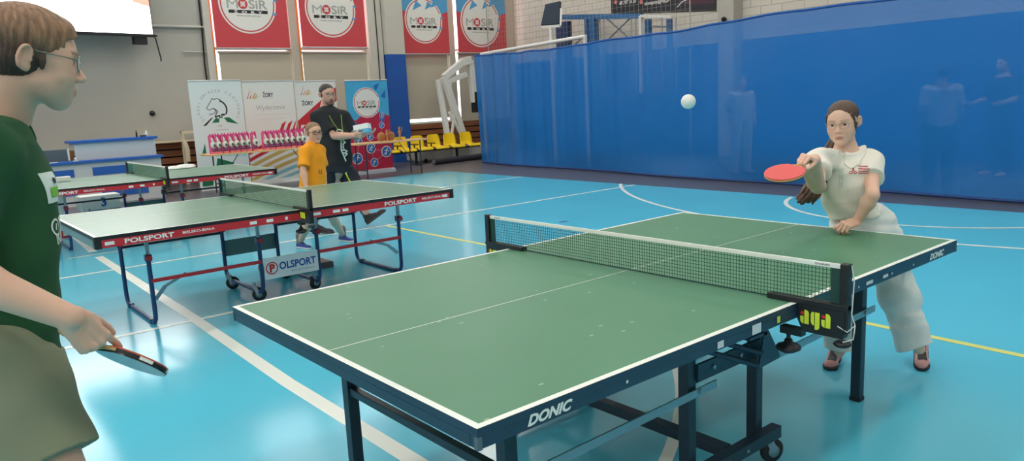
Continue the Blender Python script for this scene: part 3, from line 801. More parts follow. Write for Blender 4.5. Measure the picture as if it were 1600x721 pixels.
def head_ops(S, H, jaw=1.0, nose=1.0, chin=0.0, mouth_open=0.0, cz=0.0, lid=1.0, lips=1.0):
    k = 0.001*H.k
    S.u(H.e(0, -8, 34, 73, 94, 74), 0.01)
    S.u(H.e(0, 26, 8, 66, 68, 78), 18*k)
    S.u(H.e(0, 42, -40, 50*jaw, 46, 50), 20*k)
    for s in (-1, 1):
        S.u(H.c((s*44*jaw, 10, -52), (s*14, 66+chin, -95+cz), 18, 17), 24*k)
        S.u(H.e(s*36*jaw, 38, -50, 24, 34, 34), 24*k)
        S.u(H.e(s*37, 58, -30, 25, 24, 24), 18*k)
        S.u(H.e(s*45, 52, -6, 18, 22, 16), 16*k)
        S.u(H.c((s*12, 82, 17), (s*44, 67, 17), 9, 8), 14*k)
    S.u(H.e(0, 73+chin, -97+cz, 21, 18, 16), 16*k)
    S.u(H.e(0, 74+chin*0.3, -66, 27, 19, 26), 16*k)
    for s in (-1, 1): S.sub(H.e(s*31, 92, 1, 18, 17, 12), 12*k)
    n = nose
    S.u(H.c((0, 80, 12), (0, 98*n+2, -25), 8, 9.5), 11*k)
    S.u(H.e(0, 101*n+2, -31, 10.5, 11, 10), 6*k)
    for s in (-1, 1):
        S.u(H.e(s*11.5, 91*n+2, -35, 7.5, 10, 7.5), 5*k)
        S.sub(H.e(s*6, 96*n+2, -43, 3.4, 5.5, 4), 2.5*k)
    # eyelids round the eyeballs
    for s in (-1, 1):
        S.u(H.e(s*31, 70, 1, 15, 14, 12.5), 6*k)
        S.sub(H.e(s*31, 84.5, 0.3-(1-lid)*2, 12.5, 9, 4.6*lid), 1.6*k)
    # lips
    S.u(H.c((-19, 83, -64.5), (19, 83, -64.5), 4.5), 6*k)
    S.u(H.c((-11, 86.5+3*lips, -62), (11, 86.5+3*lips, -62), 4.2+lips), 6*k)
    S.u(H.c((-12, 84.5+3*lips, -71-mouth_open*9), (11, 84.5+3*lips, -71-mouth_open*9), 4.8+lips), 6*k)
    S.sub(H.e(0, 97, -66.3-mouth_open*4.5, 24, 11.5+mouth_open*4, 0.8+mouth_open*8), 2.2*k)
    S.sub(H.e(0, 91, -80-mouth_open*9, 16, 8, 3.5), 6*k)
    for s in (-1, 1):
        T = roty(s*0.10)@rotz(s*0.36)@rotx(-0.15)
        S.u(H.e(s*75, -22, -3, 5.5, 17, 29, T), 6*k)
        S.u(H.e(s*70.5, -16, -25, 5.5, 9, 11, T), 6*k)
        S.sub(H.e(s*82, -19, 3, 7, 10.5, 18.5, T), 3*k)
        S.u(H.e(s*74, -16, 0, 4, 5, 13, T), 4*k)
        ev = (T@H.M); ec = H.p(s*76, -22, -3); rim = [ec + k*(14.5*math.cos(a)*ev[1] + 26*math.sin(a)*ev[2] + s*4.5*ev[0]) for a in np.linspace(0.25, 4.3, 9)]
        for q0, q1 in zip(rim[:-1], rim[1:]): S.u(cap(q0, q1, 3.1*k), 2.5*k)
        S.u(H.c((s*76, -9, -7), (s*76, -9, -11), 3.6), 3*k)
def eye_mesh(mb, H, i0=1):
    """eyeballs, irises and pupils looking straight on (material slots i0, i0+1, i0+2)"""
    k = 0.001*H.k
    for s in (-1, 1):
        c = H.p(s*31, 70.5, 0.5); n = 18; r = 12.6*k
        V = []; F = []; MI = []
        for i in range(13):
            th = PI*0.62*i/12
            for q in range(n):
                a = 2*PI*q/n; V.append(c + r*(math.cos(th)*H.F + math.sin(th)*(math.cos(a)*H.R + math.sin(a)*H.U)))
        for i in range(12):
            mi = i0+2 if i < 2 else (i0+1 if i < 4 else i0)
            for q in range(n): F.append(((i*n+q), (i*n+(q+1)%n), ((i+1)*n+(q+1)%n), ((i+1)*n+q))); MI.append(mi)
        b = mb.n; mb.v.append(np.array(V)); mb.f += [tuple(x+b for x in f) for f in F]; mb.m += MI; mb.sm += [True]*len(F); mb.n += len(V)

def blob(L, c, r):
    return np.exp(-(((L-vz(c))/vz(r))**2).sum(1))
def skin_col(H, base, lip, brow, brow_on=1.0, stubble=None, pink=0.25):
    base = vz(lin(*base)[:3]); lip = vz(lin(*lip)[:3]); brow = vz(lin(*brow)[:3]); warm = base*vz((1.06, 0.80, 0.76))
    def g(V):
        L = H.l(V); col = np.tile(base, (len(V), 1)); near = (np.abs(L) < 150).all(1)
        def mix(w, c):
            nonlocal col
            w = np.clip(w*near, 0, 1)[:, None]; col = col*(1-w) + c*w
        for s in (-1, 1):
            mix(pink*blob(L, (s*40, 62, -32), (22, 40, 22)), warm)
            mix(pink*1.2*blob(L, (s*76, -22, 0), (14, 26, 36)), warm)
        mix(pink*blob(L, (0, 100, -32), (16, 16, 14)), warm)
        if stubble is not None:
            sb = vz(lin(*stubble)[:3])
            mix(0.75*np.clip(blob(L, (0, 66, -92), (62, 62, 26))*1.6*(L[:,1] > 5), 0, 1), sb)
            mix(0.7*blob(L, (0, 95, -53), (26, 22, 6)), sb)
        mix(0.9*np.clip(1.6*blob(L, (0, 92, -66.5), (25, 20, 9)) - 0.25, 0, 1), lip)
        for s in (-1, 1):
            z = L[:,2] - (23 - 0.004*(np.abs(L[:,0])-30)**2)
            m = np.exp(-(z/4.0)**2)*((s*L[:,0] > 11) & (s*L[:,0] < 53) & (L[:,1] > 50))
            mix(0.85*brow_on*m, brow)
            mix(0.5*blob(L, (s*31, 84, 5.5), (15, 12, 2.2)), brow)
        return col
    return g

def hand_ops(S, W, fdir, bdir, k=1.0, curls=None, thumb=None, spread=0.12, side=1, hk=0.006):
    """W wrist; fdir along the fingers, bdir out of the back of the hand; thumb lies on +T (side flips it).
    curls: per finger (knuckle, middle, end) bend in radians; thumb: (out, forward, bend)"""
    F = unit(fdir); B = unit(vz(bdir) - F*(vz(bdir)@F)); T = unit(np.cross(B, F))*side
    p = lambda t, f, b: vz(W) + 0.001*k*(t*T + f*F + b*B)
    R = lambda r: r*0.001*k
    curls = curls or [(0.35, 0.45, 0.3)]*4
    base = [(27, 86), (9, 90), (-9, 86), (-25, 78)]; ln = [(42, 25, 20), (46, 29, 21), (42, 27, 21), (33, 20, 18)]; rr = [9.0, 9.3, 8.8, 7.8]
    for t, f in base: S.u(cap(p(t*0.62, 4, 0), p(t, f-4, 0), R(14.5), R(11), B, 1.3), R(8))
    S.u(cap(p(20, 16, -5), p(29, 46, -7), R(13), R(11)), R(10))
    S.u(cap(p(-20, 16, -5), p(-23, 62, -4), R(11.5), R(10)), R(10))
    tips = []
    for i in range(4):
        t, f = base[i]; q = p(t, f, 0); sp = spread*(1.2-0.8*i); a = 0.0
        d0 = F*math.cos(sp) + T*math.sin(sp)
        S.u(cap(p(t, f-5, 2.5), p(t, f, 2.5), R(rr[i]+1.0)), R(4)); S.u(cap(p(t*0.8, f-45, 5), p(t, f-4, 6), R(4), R(5)), R(6))
        for j in range(3):
            a += curls[i][j]; d = d0*math.cos(a) - B*math.sin(a); e = q + d*R(ln[i][j])
            r0 = rr[i]*(1-0.09*j); S.u(cap(q, e, R(r0), R(r0*0.91)), R(2.2) if j else R(4)); q = e
        tips.append(q)
    o, fw, bd = thumb or (0.7, 0.7, 0.3)
    q = p(27, 26, -6); d = unit(T*math.sin(o)*math.cos(0.2) + F*math.cos(o)*1.0 - B*math.sin(fw)*0.7)
    for j, (L_, r0, r1) in enumerate(((40, 13, 10.5), (32, 10.5, 9.6), (25, 9.6, 8.2))):
        e = q + d*R(L_); S.u(cap(q, e, R(r0), R(r1)), R(8) if j == 0 else R(2.5)); q = e
        d = unit(d*math.cos(bd) + (F*0.75 - T*0.35 - B*0.45)*math.sin(bd))
    return tips

def shoe(parent, name, heel, toe, up, L, mats, h=0.004, tongue=True):
    """a sneaker from heel to toe; children: sole, laces"""
    heel = vz(heel); f = unit(vz(toe)-heel); r = unit(np.cross(f, up)); u = np.cross(r, f); k = L*1000/280.0
    p = lambda x, y, z: heel + 0.001*k*(x*r + y*f + z*u)
    S = Sculpt(); q = 0.001*k
    S.u(cap(p(0, 38, 34), p(0, 120, 30), 36*q, 34*q), 0.01); S.u(cap(p(0, 120, 26), p(4, 225, 20), 38*q, 34*q, u, 1.15), 20*q)
    S.u(cap(p(0, 230, 18), p(5, 246, 17), 38*q, 34*q, u, 1.2), 16*q)
    S.u(cap(p(0, 45, 40), p(0, 48, 92), 34*q, 33*q), 16*q); S.u(cap(p(0, 70, 78), p(0, 150, 45), 26*q, 22*q), 18*q)
    S.cut(p(0, 0, 20), -u)
    up_ = S.build(name, mats[0], parent, h, matfn=mats[3] and (lambda c: mats[3](np.stack([(c-heel)@r, (c-heel)@f, (c-heel)@u], 1)/q)))
    B = Sculpt(); B.u(cap(p(0, 40, 14), p(0, 140, 14), 38*q, 36*q, u, 1.0), 0.01); B.u(cap(p(0, 140, 14), p(5, 238, 14), 37*q, 41*q), 14*q)
    B.u(cap(p(0,245,14), p(4,250,14), 38*q, 36*q), 14*q)
    B.cut(p(0,0,24), u, 0.003); B.cut(p(0,0,0), -u, 0.003)
    B.build('sole', mats[1], up_, h)
    if mats[2]:
        for j in range(4):
            y = 118+j*24; z = 74-j*9.0
            m = MB(); m.tube([p(-24, y+4, z-12), p(-10, y, z-1), p(10, y, z-1), p(24, y+4, z-12)], 4.2*q, 6); m.build('lace', mats[2], up_)
    return up_
M_SKIN = mat('skin', (226, 180, 156), rough=0.5, attr='tint', sss=0.12, spec=0.35, bump=0.03, bscale=220, var=0.02, vscale=30)
M_EYEW = mat('eye_white', (226, 222, 216), rough=0.15)
M_IRIS = mat('iris', (84, 92, 86), rough=0.15)
M_PUPIL = mat('pupil', (14, 14, 16), rough=0.1)
# ================================================================== PEOPLE
CR, CU, CB = _R[:,0].copy(), _R[:,1].copy(), _R[:,2].copy()      # right, up and backward of the view
UP = vz((0, 0, 1))
def arm_ops(S, sh, el, wr, k=1.0):
    S.u(cap(sh, el, 0.047*k, 0.037*k), 0.02)
    m = vz(el) + (vz(wr)-vz(el))*0.28
    S.u(cap(el, m, 0.036*k, 0.040*k), 0.015); S.u(cap(m, wr, 0.040*k, 0.0255*k), 0.015)
def leg_ops(S, hip, kn, an, k=1.0):
    S.u(cap(hip, kn, 0.082*k, 0.054*k), 0.03)
    d = unit(vz(an)-vz(kn)); m = vz(kn)+(vz(an)-vz(kn))*0.3
    S.u(cap(kn, m, 0.053*k, 0.056*k), 0.02); S.u(cap(m, an, 0.056*k, 0.036*k), 0.02)
def wrinkle(dirs, amp):
    D = [(unit(d), f, p) for d, f, p in dirs]
    def g(P):
        o = np.zeros(len(P))
        for i, (d, f, p) in enumerate(D):
            e = D[(i+1) % len(D)][0]; o += np.sin(P@d*f + p + 1.6*np.sin(P@e*f*0.37+p))
        return amp*o/len(D)
    return g
def hair_ops(S, H, style):
    k = 0.001*H.k
    if style == 'short':
        S.u(H.e(0, -12, 44, 83, 103, 80), 0.006); S.u(H.e(0, -30, -2, 77, 76, 62), 10*k)
        S.u(H.e(0, 56, 68, 55, 33, 33), 14*k); S.u(H.e(0, 77, 52, 48, 15, 18), 10*k)
        S.sub(H.e(0, 102, -2, 68, 64, 62), 7*k); S.sub(H.e(0, 78, 32, 62, 38, 31), 7*k)
        for s in (-1, 1):
            S.sub(H.e(s*80, 46, -34, 40, 44, 50), 6*k); S.u(H.e(s*69, 14, -4, 6, 8, 22), 5*k)
            S.sub(H.e(s*86, -20, -8, 20, 17, 31), 4*k)
        S.sub(H.e(0, -20, -96, 120, 150, 52), 8*k)
    elif style == 'crop':
        S.u(H.e(0, -10, 38, 76.5, 97, 73.5), 0.006); S.u(H.e(0, -26, 2, 74, 76, 56), 10*k)
        S.sub(H.e(0, 106, -2, 72, 66, 76), 7*k)
        for s in (-1, 1): S.sub(H.e(s*80, 44, -34, 40, 42, 50), 6*k); S.sub(H.e(s*86, -20, -8, 20, 17, 31), 4*k); S.u(H.e(s*71, 18, -2, 6, 8, 20), 4*k)
        S.sub(H.e(0, -20, -92, 120, 150, 52), 8*k)
    elif style == 'tied':
        S.u(H.e(0, -11, 40, 77, 98, 74), 0.006); S.u(H.e(0, -34, 0, 74, 69, 62), 10*k)
        S.sub(H.e(0, 106, -4, 66, 74, 88), 8*k)
        for s in (-1, 1):
            S.sub(H.e(s*78, 60, -40, 40, 46, 62), 6*k); S.sub(H.e(s*88, -18, -8, 20, 17, 30), 4*k)
            S.u(H.c((s*62, 52, 44), (s*70, 36, -2), 9, 6), 6*k); S.u(H.c((s*70, 36, -2), (s*69, 26, -48), 5, 2.5), 4*k)
        S.sub(H.e(0, -20, -96, 120, 150, 50), 8*k)
        S.u(H.e(0, -104, 2, 24, 22, 24), 10*k)
    def strands(P):
        L = H.l(P); a = np.arctan2(L[:,0], L[:,1]+42); r = np.hypot(L[:,0], L[:,1]+42)
        w = np.sin(a*46 + 1.3*np.sin(r*0.09) + 0.8*np.sin(L[:,2]*0.12)) + 0.7*np.sin(a*83 + 2.1*np.sin(r*0.13+1)) + 0.5*np.sin(a*21+L[:,2]*0.06)
        return 0.0006*H.k*w*(np.abs(L).max(1) < 170)*np.clip(r/30, 0, 1)
    S.disp(strands)
def glasses(parent, H, col_mat, r=1.6, lens=True, w=23, h=17, gap=31, yl=99, z0=-1):
    m = MB(); k = 0.001*H.k
    for s in (-1, 1):
        pts = []
        for q in range(29):
            a = 2*PI*q/28; c, n = math.cos(a), math.sin(a)
            ex = 0.75
            x = s*gap + w*math.copysign(abs(c)**ex, c); z = z0 + h*math.copysign(abs(n)**ex, n)
            pts.append(H.p(x, yl - 0.0045*(x*x) + 0.02*z, z))
        m.tube(pts, r*k, 8, 0, cap=False)
        xe = s*(gap+w)
        m.tube([H.p(xe, yl-0.0045*xe*xe, z0+6), H.p(xe+s*8, 78, z0+7), H.p(s*73, 55, z0+9), H.p(s*76, 4, z0+13), H.p(s*74, -20, z0+21), H.p(s*72, -40, z0+8), H.p(s*71, -45, z0-12)], r*k, 8)
    m.tube([H.p(-gap+w-1, yl-0.5, z0+4), H.p(0, yl+4, z0+7), H.p(gap-w+1, yl-0.5, z0+4)], r*k, 8)
    g = m.build('glasses_frame', col_mat, parent)
    if lens:
        for s in (-1, 1):
            l = MB(); P = []
            for q in range(24):
                a = 2*PI*q/24; x = s*gap+(w-1)*math.cos(a); z = z0+(h-1)*math.sin(a); P.append(H.p(x, yl-0.0045*x*x, z))
            l.poly(P); l.build('lens', M_LENS, g)
    return g
def lens_mat():
    m = bpy.data.materials.new('lens_clear'); m.use_nodes = True; nt = m.node_tree
    t = nt.nodes.new('ShaderNodeBsdfTransparent'); g = nt.nodes.new('ShaderNodeBsdfGlossy'); g.inputs['Roughness'].default_value = 0.05
    f = nt.nodes.new('ShaderNodeFresnel'); f.inputs['IOR'].default_value = 1.35; mx = nt.nodes.new('ShaderNodeMixShader')
    nt.links.new(f.outputs[0], mx.inputs['Fac']); nt.links.new(t.outputs[0], mx.inputs[1]); nt.links.new(g.outputs[0], mx.inputs[2])
    nt.links.new(mx.outputs[0], nt.nodes['Material Output'].inputs['Surface']); return m
M_LENS = lens_mat()
def project(S, V, d, off=0.0015, n=40):
    """carry points along d until they lie on the cloth"""
    P = np.array(V, float); d = unit(d)
    for _ in range(n): P += d*np.clip(S.f(P)*0.7, -0.02, 0.05)[:,None]
    return P - d*off
def print_on(S, mb, geo_fn, o, X, Y, d, mi=0):
    """geo_fn(tmp, frame) draws flat shapes that are then laid on the cloth"""
    t = MB(); geo_fn(t, (vz(o), unit(X), unit(Y)))
    A = np.concatenate(t.v); lay = A@unit(d); V = []; F = []; MI = []
    for f, m in zip(t.f, t.m):
        if len(f) == 4:
            a, b_, c, e = A[list(f)]; n = 6; g = np.linspace(0, 1, n+1); b0 = len(V)
            for y in g:
                for x in g: V.append((a*(1-x)+b_*x)*(1-y) + (e*(1-x)+c*x)*y)
            for j in range(n):
                for i in range(n): F.append((b0+j*(n+1)+i, b0+j*(n+1)+i+1, b0+(j+1)*(n+1)+i+1, b0+(j+1)*(n+1)+i)); MI.append(m)
        else:
            b0 = len(V); V += list(A[list(f)]); F.append(tuple(range(b0, b0+len(f)))); MI.append(m)
    V = np.array(V); up_ = (V@unit(d) - (vz(o)@unit(d)))                # layers stay layered
    V = project(S, V, d) + np.outer(up_*0.5, unit(d))
    b = mb.n; mb.v.append(V); mb.f += [tuple(i+b for i in f) for f in F]; mb.m += MI; mb.sm += [False]*len(F); mb.n += len(V)

EYES = [M_SKIN, M_EYEW, M_IRIS, M_PUPIL]
M_HAIR_L = mat('hair_light_brown', (124, 92, 66), attr='tint', rough=0.5, var=0.35, vscale=90, stretch=(1, 1, 0.35), bump=0.3, bscale=300)
M_HAIR_D = mat('hair_dark_brown', (84, 58, 45), rough=0.45, var=0.3, vscale=80, stretch=(1, 1, 0.35), bump=0.3, bscale=300)
M_HAIR_K = mat('hair_blackish', (48, 38, 34), rough=0.5, var=0.3, vscale=80, bump=0.3, bscale=300)
M_HAIR_K2 = mat('hair_cropped_brown', (82, 60, 48), rough=0.6, var=0.35, vscale=90, bump=0.3, bscale=300)
M_TEE_G = mat('cotton_bottle_green', (28, 78, 44), rough=0.9, bump=0.12, bscale=500, var=0.06, vscale=7)
M_OLIVE = mat('cotton_olive', (128, 132, 108), rough=0.9, bump=0.12, bscale=400, var=0.05, vscale=8)
M_PRINT = mat('shirt_print_white', (222, 230, 222), rough=0.7)
M_PRINTG = mat('shirt_print_green', (120, 190, 60), rough=0.7)
M_SOLE = mat('sole_dark', (36, 36, 44), rough=0.6)
M_SHOE_K = mat('shoe_black', (34, 34, 38), rough=0.55)
M_FRAME_C = mat('frame_clear_grey', (128, 124, 118), rough=0.25)
M_FRAME_P = mat('frame_pale_gold', (196, 170, 150), rough=0.25, metal=0.4)
M_FRAME_K = mat('frame_black', (30, 30, 34), rough=0.3)

def bat(label, Q, D, N, k, top_mat, bot_mat, edge='plain'):
    """bat with the handle's middle at Q, blade along D, N out of its top face"""
    D = unit(D); N = unit(vz(N) - D*(vz(N)@D)); W = np.cross(N, D)
    root = thing('table_tennis_bat', Q, label, 'table tennis bat'); q = 0.001*k
    out = []                                                     # outline, a = along D from handle middle, b = across
    c = 128
    for i in range(41):
        a = -2.62+5.24*i/40; out.append((c+80*math.cos(a), 75.5*math.sin(a)))
    out += [(46, 16), (46, -16)]
    fr = lambda z: (vz(Q)+N*z*q, D*q, W*q)
    b = MB(); b.prism(out, (vz(Q)+N*3.2*q, D*q, W*q), 6.4*q)
    b.build('blade', M_PLY, root)
    rub = [p for p in out[:-2]]; rub = [(c+(a-c)*0.985, bb*0.985) for a, bb in rub]
    for s, mm, nm in ((1, top_mat, 'rubber'), (-1, bot_mat, 'rubber')):
        r = MB(); z = 3.2+4.0 if s > 0 else -3.2
        r.prism(rub, (vz(Q)+N*z*q, D*q, W*q), 4.0*q); r.build(nm, mm, root)
    if edge == 'tape':
        t = MB(); 
        for i in range(40):
            (a0, b0), (a1, b1) = out[i], out[i+1]
            P = [vz(Q)+D*q*(c+(a-c)*1.006)+W*q*bb*1.006+N*q*z for (a, bb, z) in ((a0,b0,-3.6),(a1,b1,-3.6),(a1,b1,3.6),(a0,b0,3.6))]
            t.poly(P, 0 if i % 8 < 5 else 1)
        t.build('edge_tape', [M_BLACK, M_TAPE], root)
    h = Sculpt(); 
    h.u(cap(vz(Q)-D*32*q, vz(Q)+D*40*q, 15*q, 13*q, N, 1.3), 0.004); h.u(cap(vz(Q)-D*36*q, vz(Q)-D*30*q, 16.5*q, 15.5*q, N, 1.3), 0.008)
    h.build('handle', M_HANDLE, root, 0.003)
    return root
M_PLY = mat('plywood', (214, 170, 116), rough=0.5)
M_HANDLE = mat('handle_wood', (206, 156, 104), rough=0.45, var=0.2, vscale=20, stretch=(6, 1, 1))
M_RUBR = mat('rubber_red', (226, 78, 78), rough=0.45)
M_RUBO = mat('rubber_orange', (206, 96, 60), rough=0.45)
M_RUBK = mat('rubber_black', (30, 32, 38), rough=0.22, spec=0.7)

# ------------------------------------------------------------------ the teenager at the left edge
def teen():
    d0 = 1.70
    Fx = unit((1, 0.03, 0)); 
    O = at(46, 92, d0); H = Frame(O, (1, 0.02, -0.16), UP, 1.0)
    foot = vz((O[0]-0.1, O[1], 0))
    root = thing('person', foot, 'teenager in dark green t-shirt and olive shorts at the left edge, holding a bat low', 'person')
    T = Frame(at(5, 380, d0), Fx, UP, 1.0); Lr = T.R                     # R = the figure's right = towards the camera
    nb = at(-14, 196, d0)
    shR = at(-34, 238, d0-0.17); shL = at(-20, 238, d0+0.17)
    elR = at(-88, 418, d0-0.24); wrR = at(90, 516, d0-0.27)
    elL = shL + vz((-0.05, 0.06, -0.29)); wrL = elL + vz((0.02, -0.02, -0.25))
    hipR = at(8, 575, d0-0.09); hipL = at(8, 575, d0+0.10)
    knR = at(104, 775, d0-0.11); knL = at(66, 770, d0+0.17)
    anR = vz((knR[0]-0.10, knR[1], 0.09)); anL = vz((knL[0]-0.06, knL[1]+0.02, 0.09))
    # bat axis D and the gripping hand
    pA = at(128, 527, 1.56); dd = min((abs(np.linalg.norm(at(245, 581, q_)-pA)-0.196), q_) for q_ in np.arange(1.56, 2.0, 0.005))[1]
    pB = at(245, 581, dd); D = unit(pB-pA)
    vv = unit(at(200, 557, d0-0.3)-_CP); N = unit(np.cross(D, vv)); N = N if N[2] > 0 else -N; N = unit(N + 0.16*unit(vv - D*(vv@D)))
    Fh = unit(D*0.95 - N*0.30); Bh = unit(-vv*1.0 + N*0.18)
    wrR = pA + D*0.022 - Fh*0.064 + Bh*0.026
    S = Sculpt(); head_ops(S, H, nose=1.03, jaw=0.97, chin=-11, cz=7)
    S.u(cap(H.p(0, -22, -55), nb, 0.054, 0.060), 0.02)
    S.u(cap(nb, at(0, 420, d0), 0.075, 0.10, Fx, 1.2), 0.05); S.u(cap(at(0, 420, d0), at(10, 560, d0), 0.11, 0.12, Fx, 1.2), 0.05)
    for sh in (shR, shL): S.u(cap(nb-UP*0.03, sh, 0.045, 0.05), 0.03)
    arm_ops(S, shR, elR, wrR, 1.02); arm_ops(S, shL, elL, wrL, 0.98)
    leg_ops(S, hipR, knR, anR); leg_ops(S, hipL, knL, anL)
    hand_ops(S, wrR, Fh, Bh, 0.93, curls=[(0.35, 0.35, 0.25), (1.05, 1.15, 0.6), (1.15, 1.2, 0.7), (1.2, 1.2, 0.7)], thumb=(0.35, 0.55, 0.25))
    hand_ops(S, wrL, unit((0.1, 0, -1)), unit((0, 1, 0)), 0.96, side=-1, curls=[(0.4, 0.5, 0.3)]*4)
    for a in (anR, anL): S.u(cap(a, a+vz((0.12, 0, -0.045)), 0.034, 0.028), 0.02)
    ex = MB(); eye_mesh(ex, H)
    S.build('body', EYES, root, 0.0038, colfn=skin_col(H, (222, 176, 152), (186, 116, 104), (112, 84, 62), pink=0.3), extra=ex)
    Qh = pA
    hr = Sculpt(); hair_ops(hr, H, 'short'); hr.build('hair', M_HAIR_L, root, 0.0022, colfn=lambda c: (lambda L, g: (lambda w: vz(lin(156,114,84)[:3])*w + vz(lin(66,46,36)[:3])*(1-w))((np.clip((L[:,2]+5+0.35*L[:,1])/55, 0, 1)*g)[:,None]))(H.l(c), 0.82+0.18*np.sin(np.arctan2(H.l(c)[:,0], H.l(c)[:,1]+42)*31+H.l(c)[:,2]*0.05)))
    glasses(root, H, M_FRAME_C, 1.7)
    # t-shirt
    st = [(-26, 190, 60, 95), (-20, 205, 78, 140), (-13, 240, 100, 178), (-5, 290, 109, 178), (4, 340, 110, 172), (10, 400, 107, 168), (13, 460, 104, 168), (13, 520, 104, 172), (12, 582, 107, 176)]
    t = Sculpt(); t.u(loft([(at(u, v, d0), w*0.001, dd*0.001) for u, v, dd, w in st], T.R, Fx, 2.05), 0.02)
    for sh, el in ((shR, elR), (shL, elL)):
        t.u(cap(nb-UP*0.035, sh, 0.05, 0.062), 0.04); e = sh+(el-sh)*0.80
        t.u(clip(cap(sh, el, 0.066, 0.058), e, el-sh), 0.03)
    t.sub(cap(nb+UP*0.2+Fx*0.04, nb-UP*0.0+Fx*0.012, 0.060, 0.062), 0.008)
    t.cut(at(40, 566, d0), -UP+0.10*Fx, 0.006)
    t.disp(wrinkle([((0.3, 0.1, 1), 34, 0.5), ((0.9, 0.5, -0.6), 42, 1.9), ((-0.5, 0.4, 0.9), 27, 0.2)], 0.0085))
    sh_ = t.build('t_shirt', M_TEE_G, root, 0.005)
    cl = MB(); cc = nb+Fx*0.012
    cl.tube([project(t, [cc + 0.066*(math.cos(a)*Fx+math.sin(a)*T.R) + UP*0.05], -UP, 0.001)[0] for a in np.linspace(0, 2*PI, 33)], 0.006, 8, cap=False)
    cl.build('collar_band', M_TEE_G, sh_)
    pr = MB(); cy = at(10, 380, d0); fx = cy + Fx*0.3
    def zat(v): return at(90, v, d0)[2]
    Yl = -T.R                                                    # reading direction on the chest
    def put(g, side, z): print_on(t, pr, g, vz((fx[0], 0, z)) + vz((0, (cy + Yl*side)[1], 0)), Yl, UP, -Fx)
    put(lambda m, f: (m.flat([(-0.028,-0.034),(0.028,-0.034),(0.028,0.034),(-0.028,0.034)], f, 0, 0), m.flat([(-0.018,-0.022),(0.018,-0.022),(0.018,0.0),(-0.018,0.0)], f, 0.004, 1), m.disc(0.006, 0.014, 0.007, f, 0.004, 2, 12)), -0.088, zat(290))
    put(lambda m, f: (m.ring(-0.06, 0, 0.015, 0.020, f, 0, 0), m.line2([(-0.036,0.02),(0.0,-0.02)], 0.008, f, 0, 0), m.line2([(-0.036,-0.02),(0.0,0.02)], 0.008, f, 0, 0), m.line2([(-0.063,-0.006),(-0.056,0.008)], 0.006, f, 0, 0)), -0.04, zat(352))
    put(lambda m, f: m.text('INNOWACYJNI', 0, 0, 0.020, f, 0, 0, bold=0.02, wid=0.22), 0.0, zat(374))
    put(lambda m, f: m.text('www.', 0, 0, 0.020, f, 0, 0, bold=0.02), -0.045, zat(392))
    pr.build('print_lettering', [M_PRINT, M_PRINTG, M_BLACK], sh_)
    # shorts
    s = Sculpt(); wst = at(12, 545, d0)
    s.u(loft([(wst, 0.168, 0.108), (at(12, 600, d0), 0.180, 0.118)], T.R, Fx, 2.3), 0.03)
    for hip, kn in ((hipR, knR), (hipL, knL)):
        e = hip + (kn-hip)*0.74
        s.u(clip(cap(hip+UP*0.02, kn, 0.098, 0.097), e, (kn-hip)*1.0+UP*0.0), 0.03)
    s.disp(wrinkle([((0.5, 0.2, 1), 30, 0.1), ((0.8, -0.4, -0.7), 37, 1.2)], 0.005))
    so = s.build('shorts', M_OLIVE, root, 0.005)
    for an, y in ((anR, 0), (anL, 0)): shoe(root, 'shoe', an+vz((-0.06, 0, -0.09)), an+vz((0.2, 0, -0.09)), UP, 0.28, [M_WHITE, M_SOLE, None, None], 0.006)
    bat('bat with dark edge tape held low by the teenager in green t-shirt', Qh, D, N, 1.0, M_RUBO, M_RUBK, 'tape')
    return H
teen()

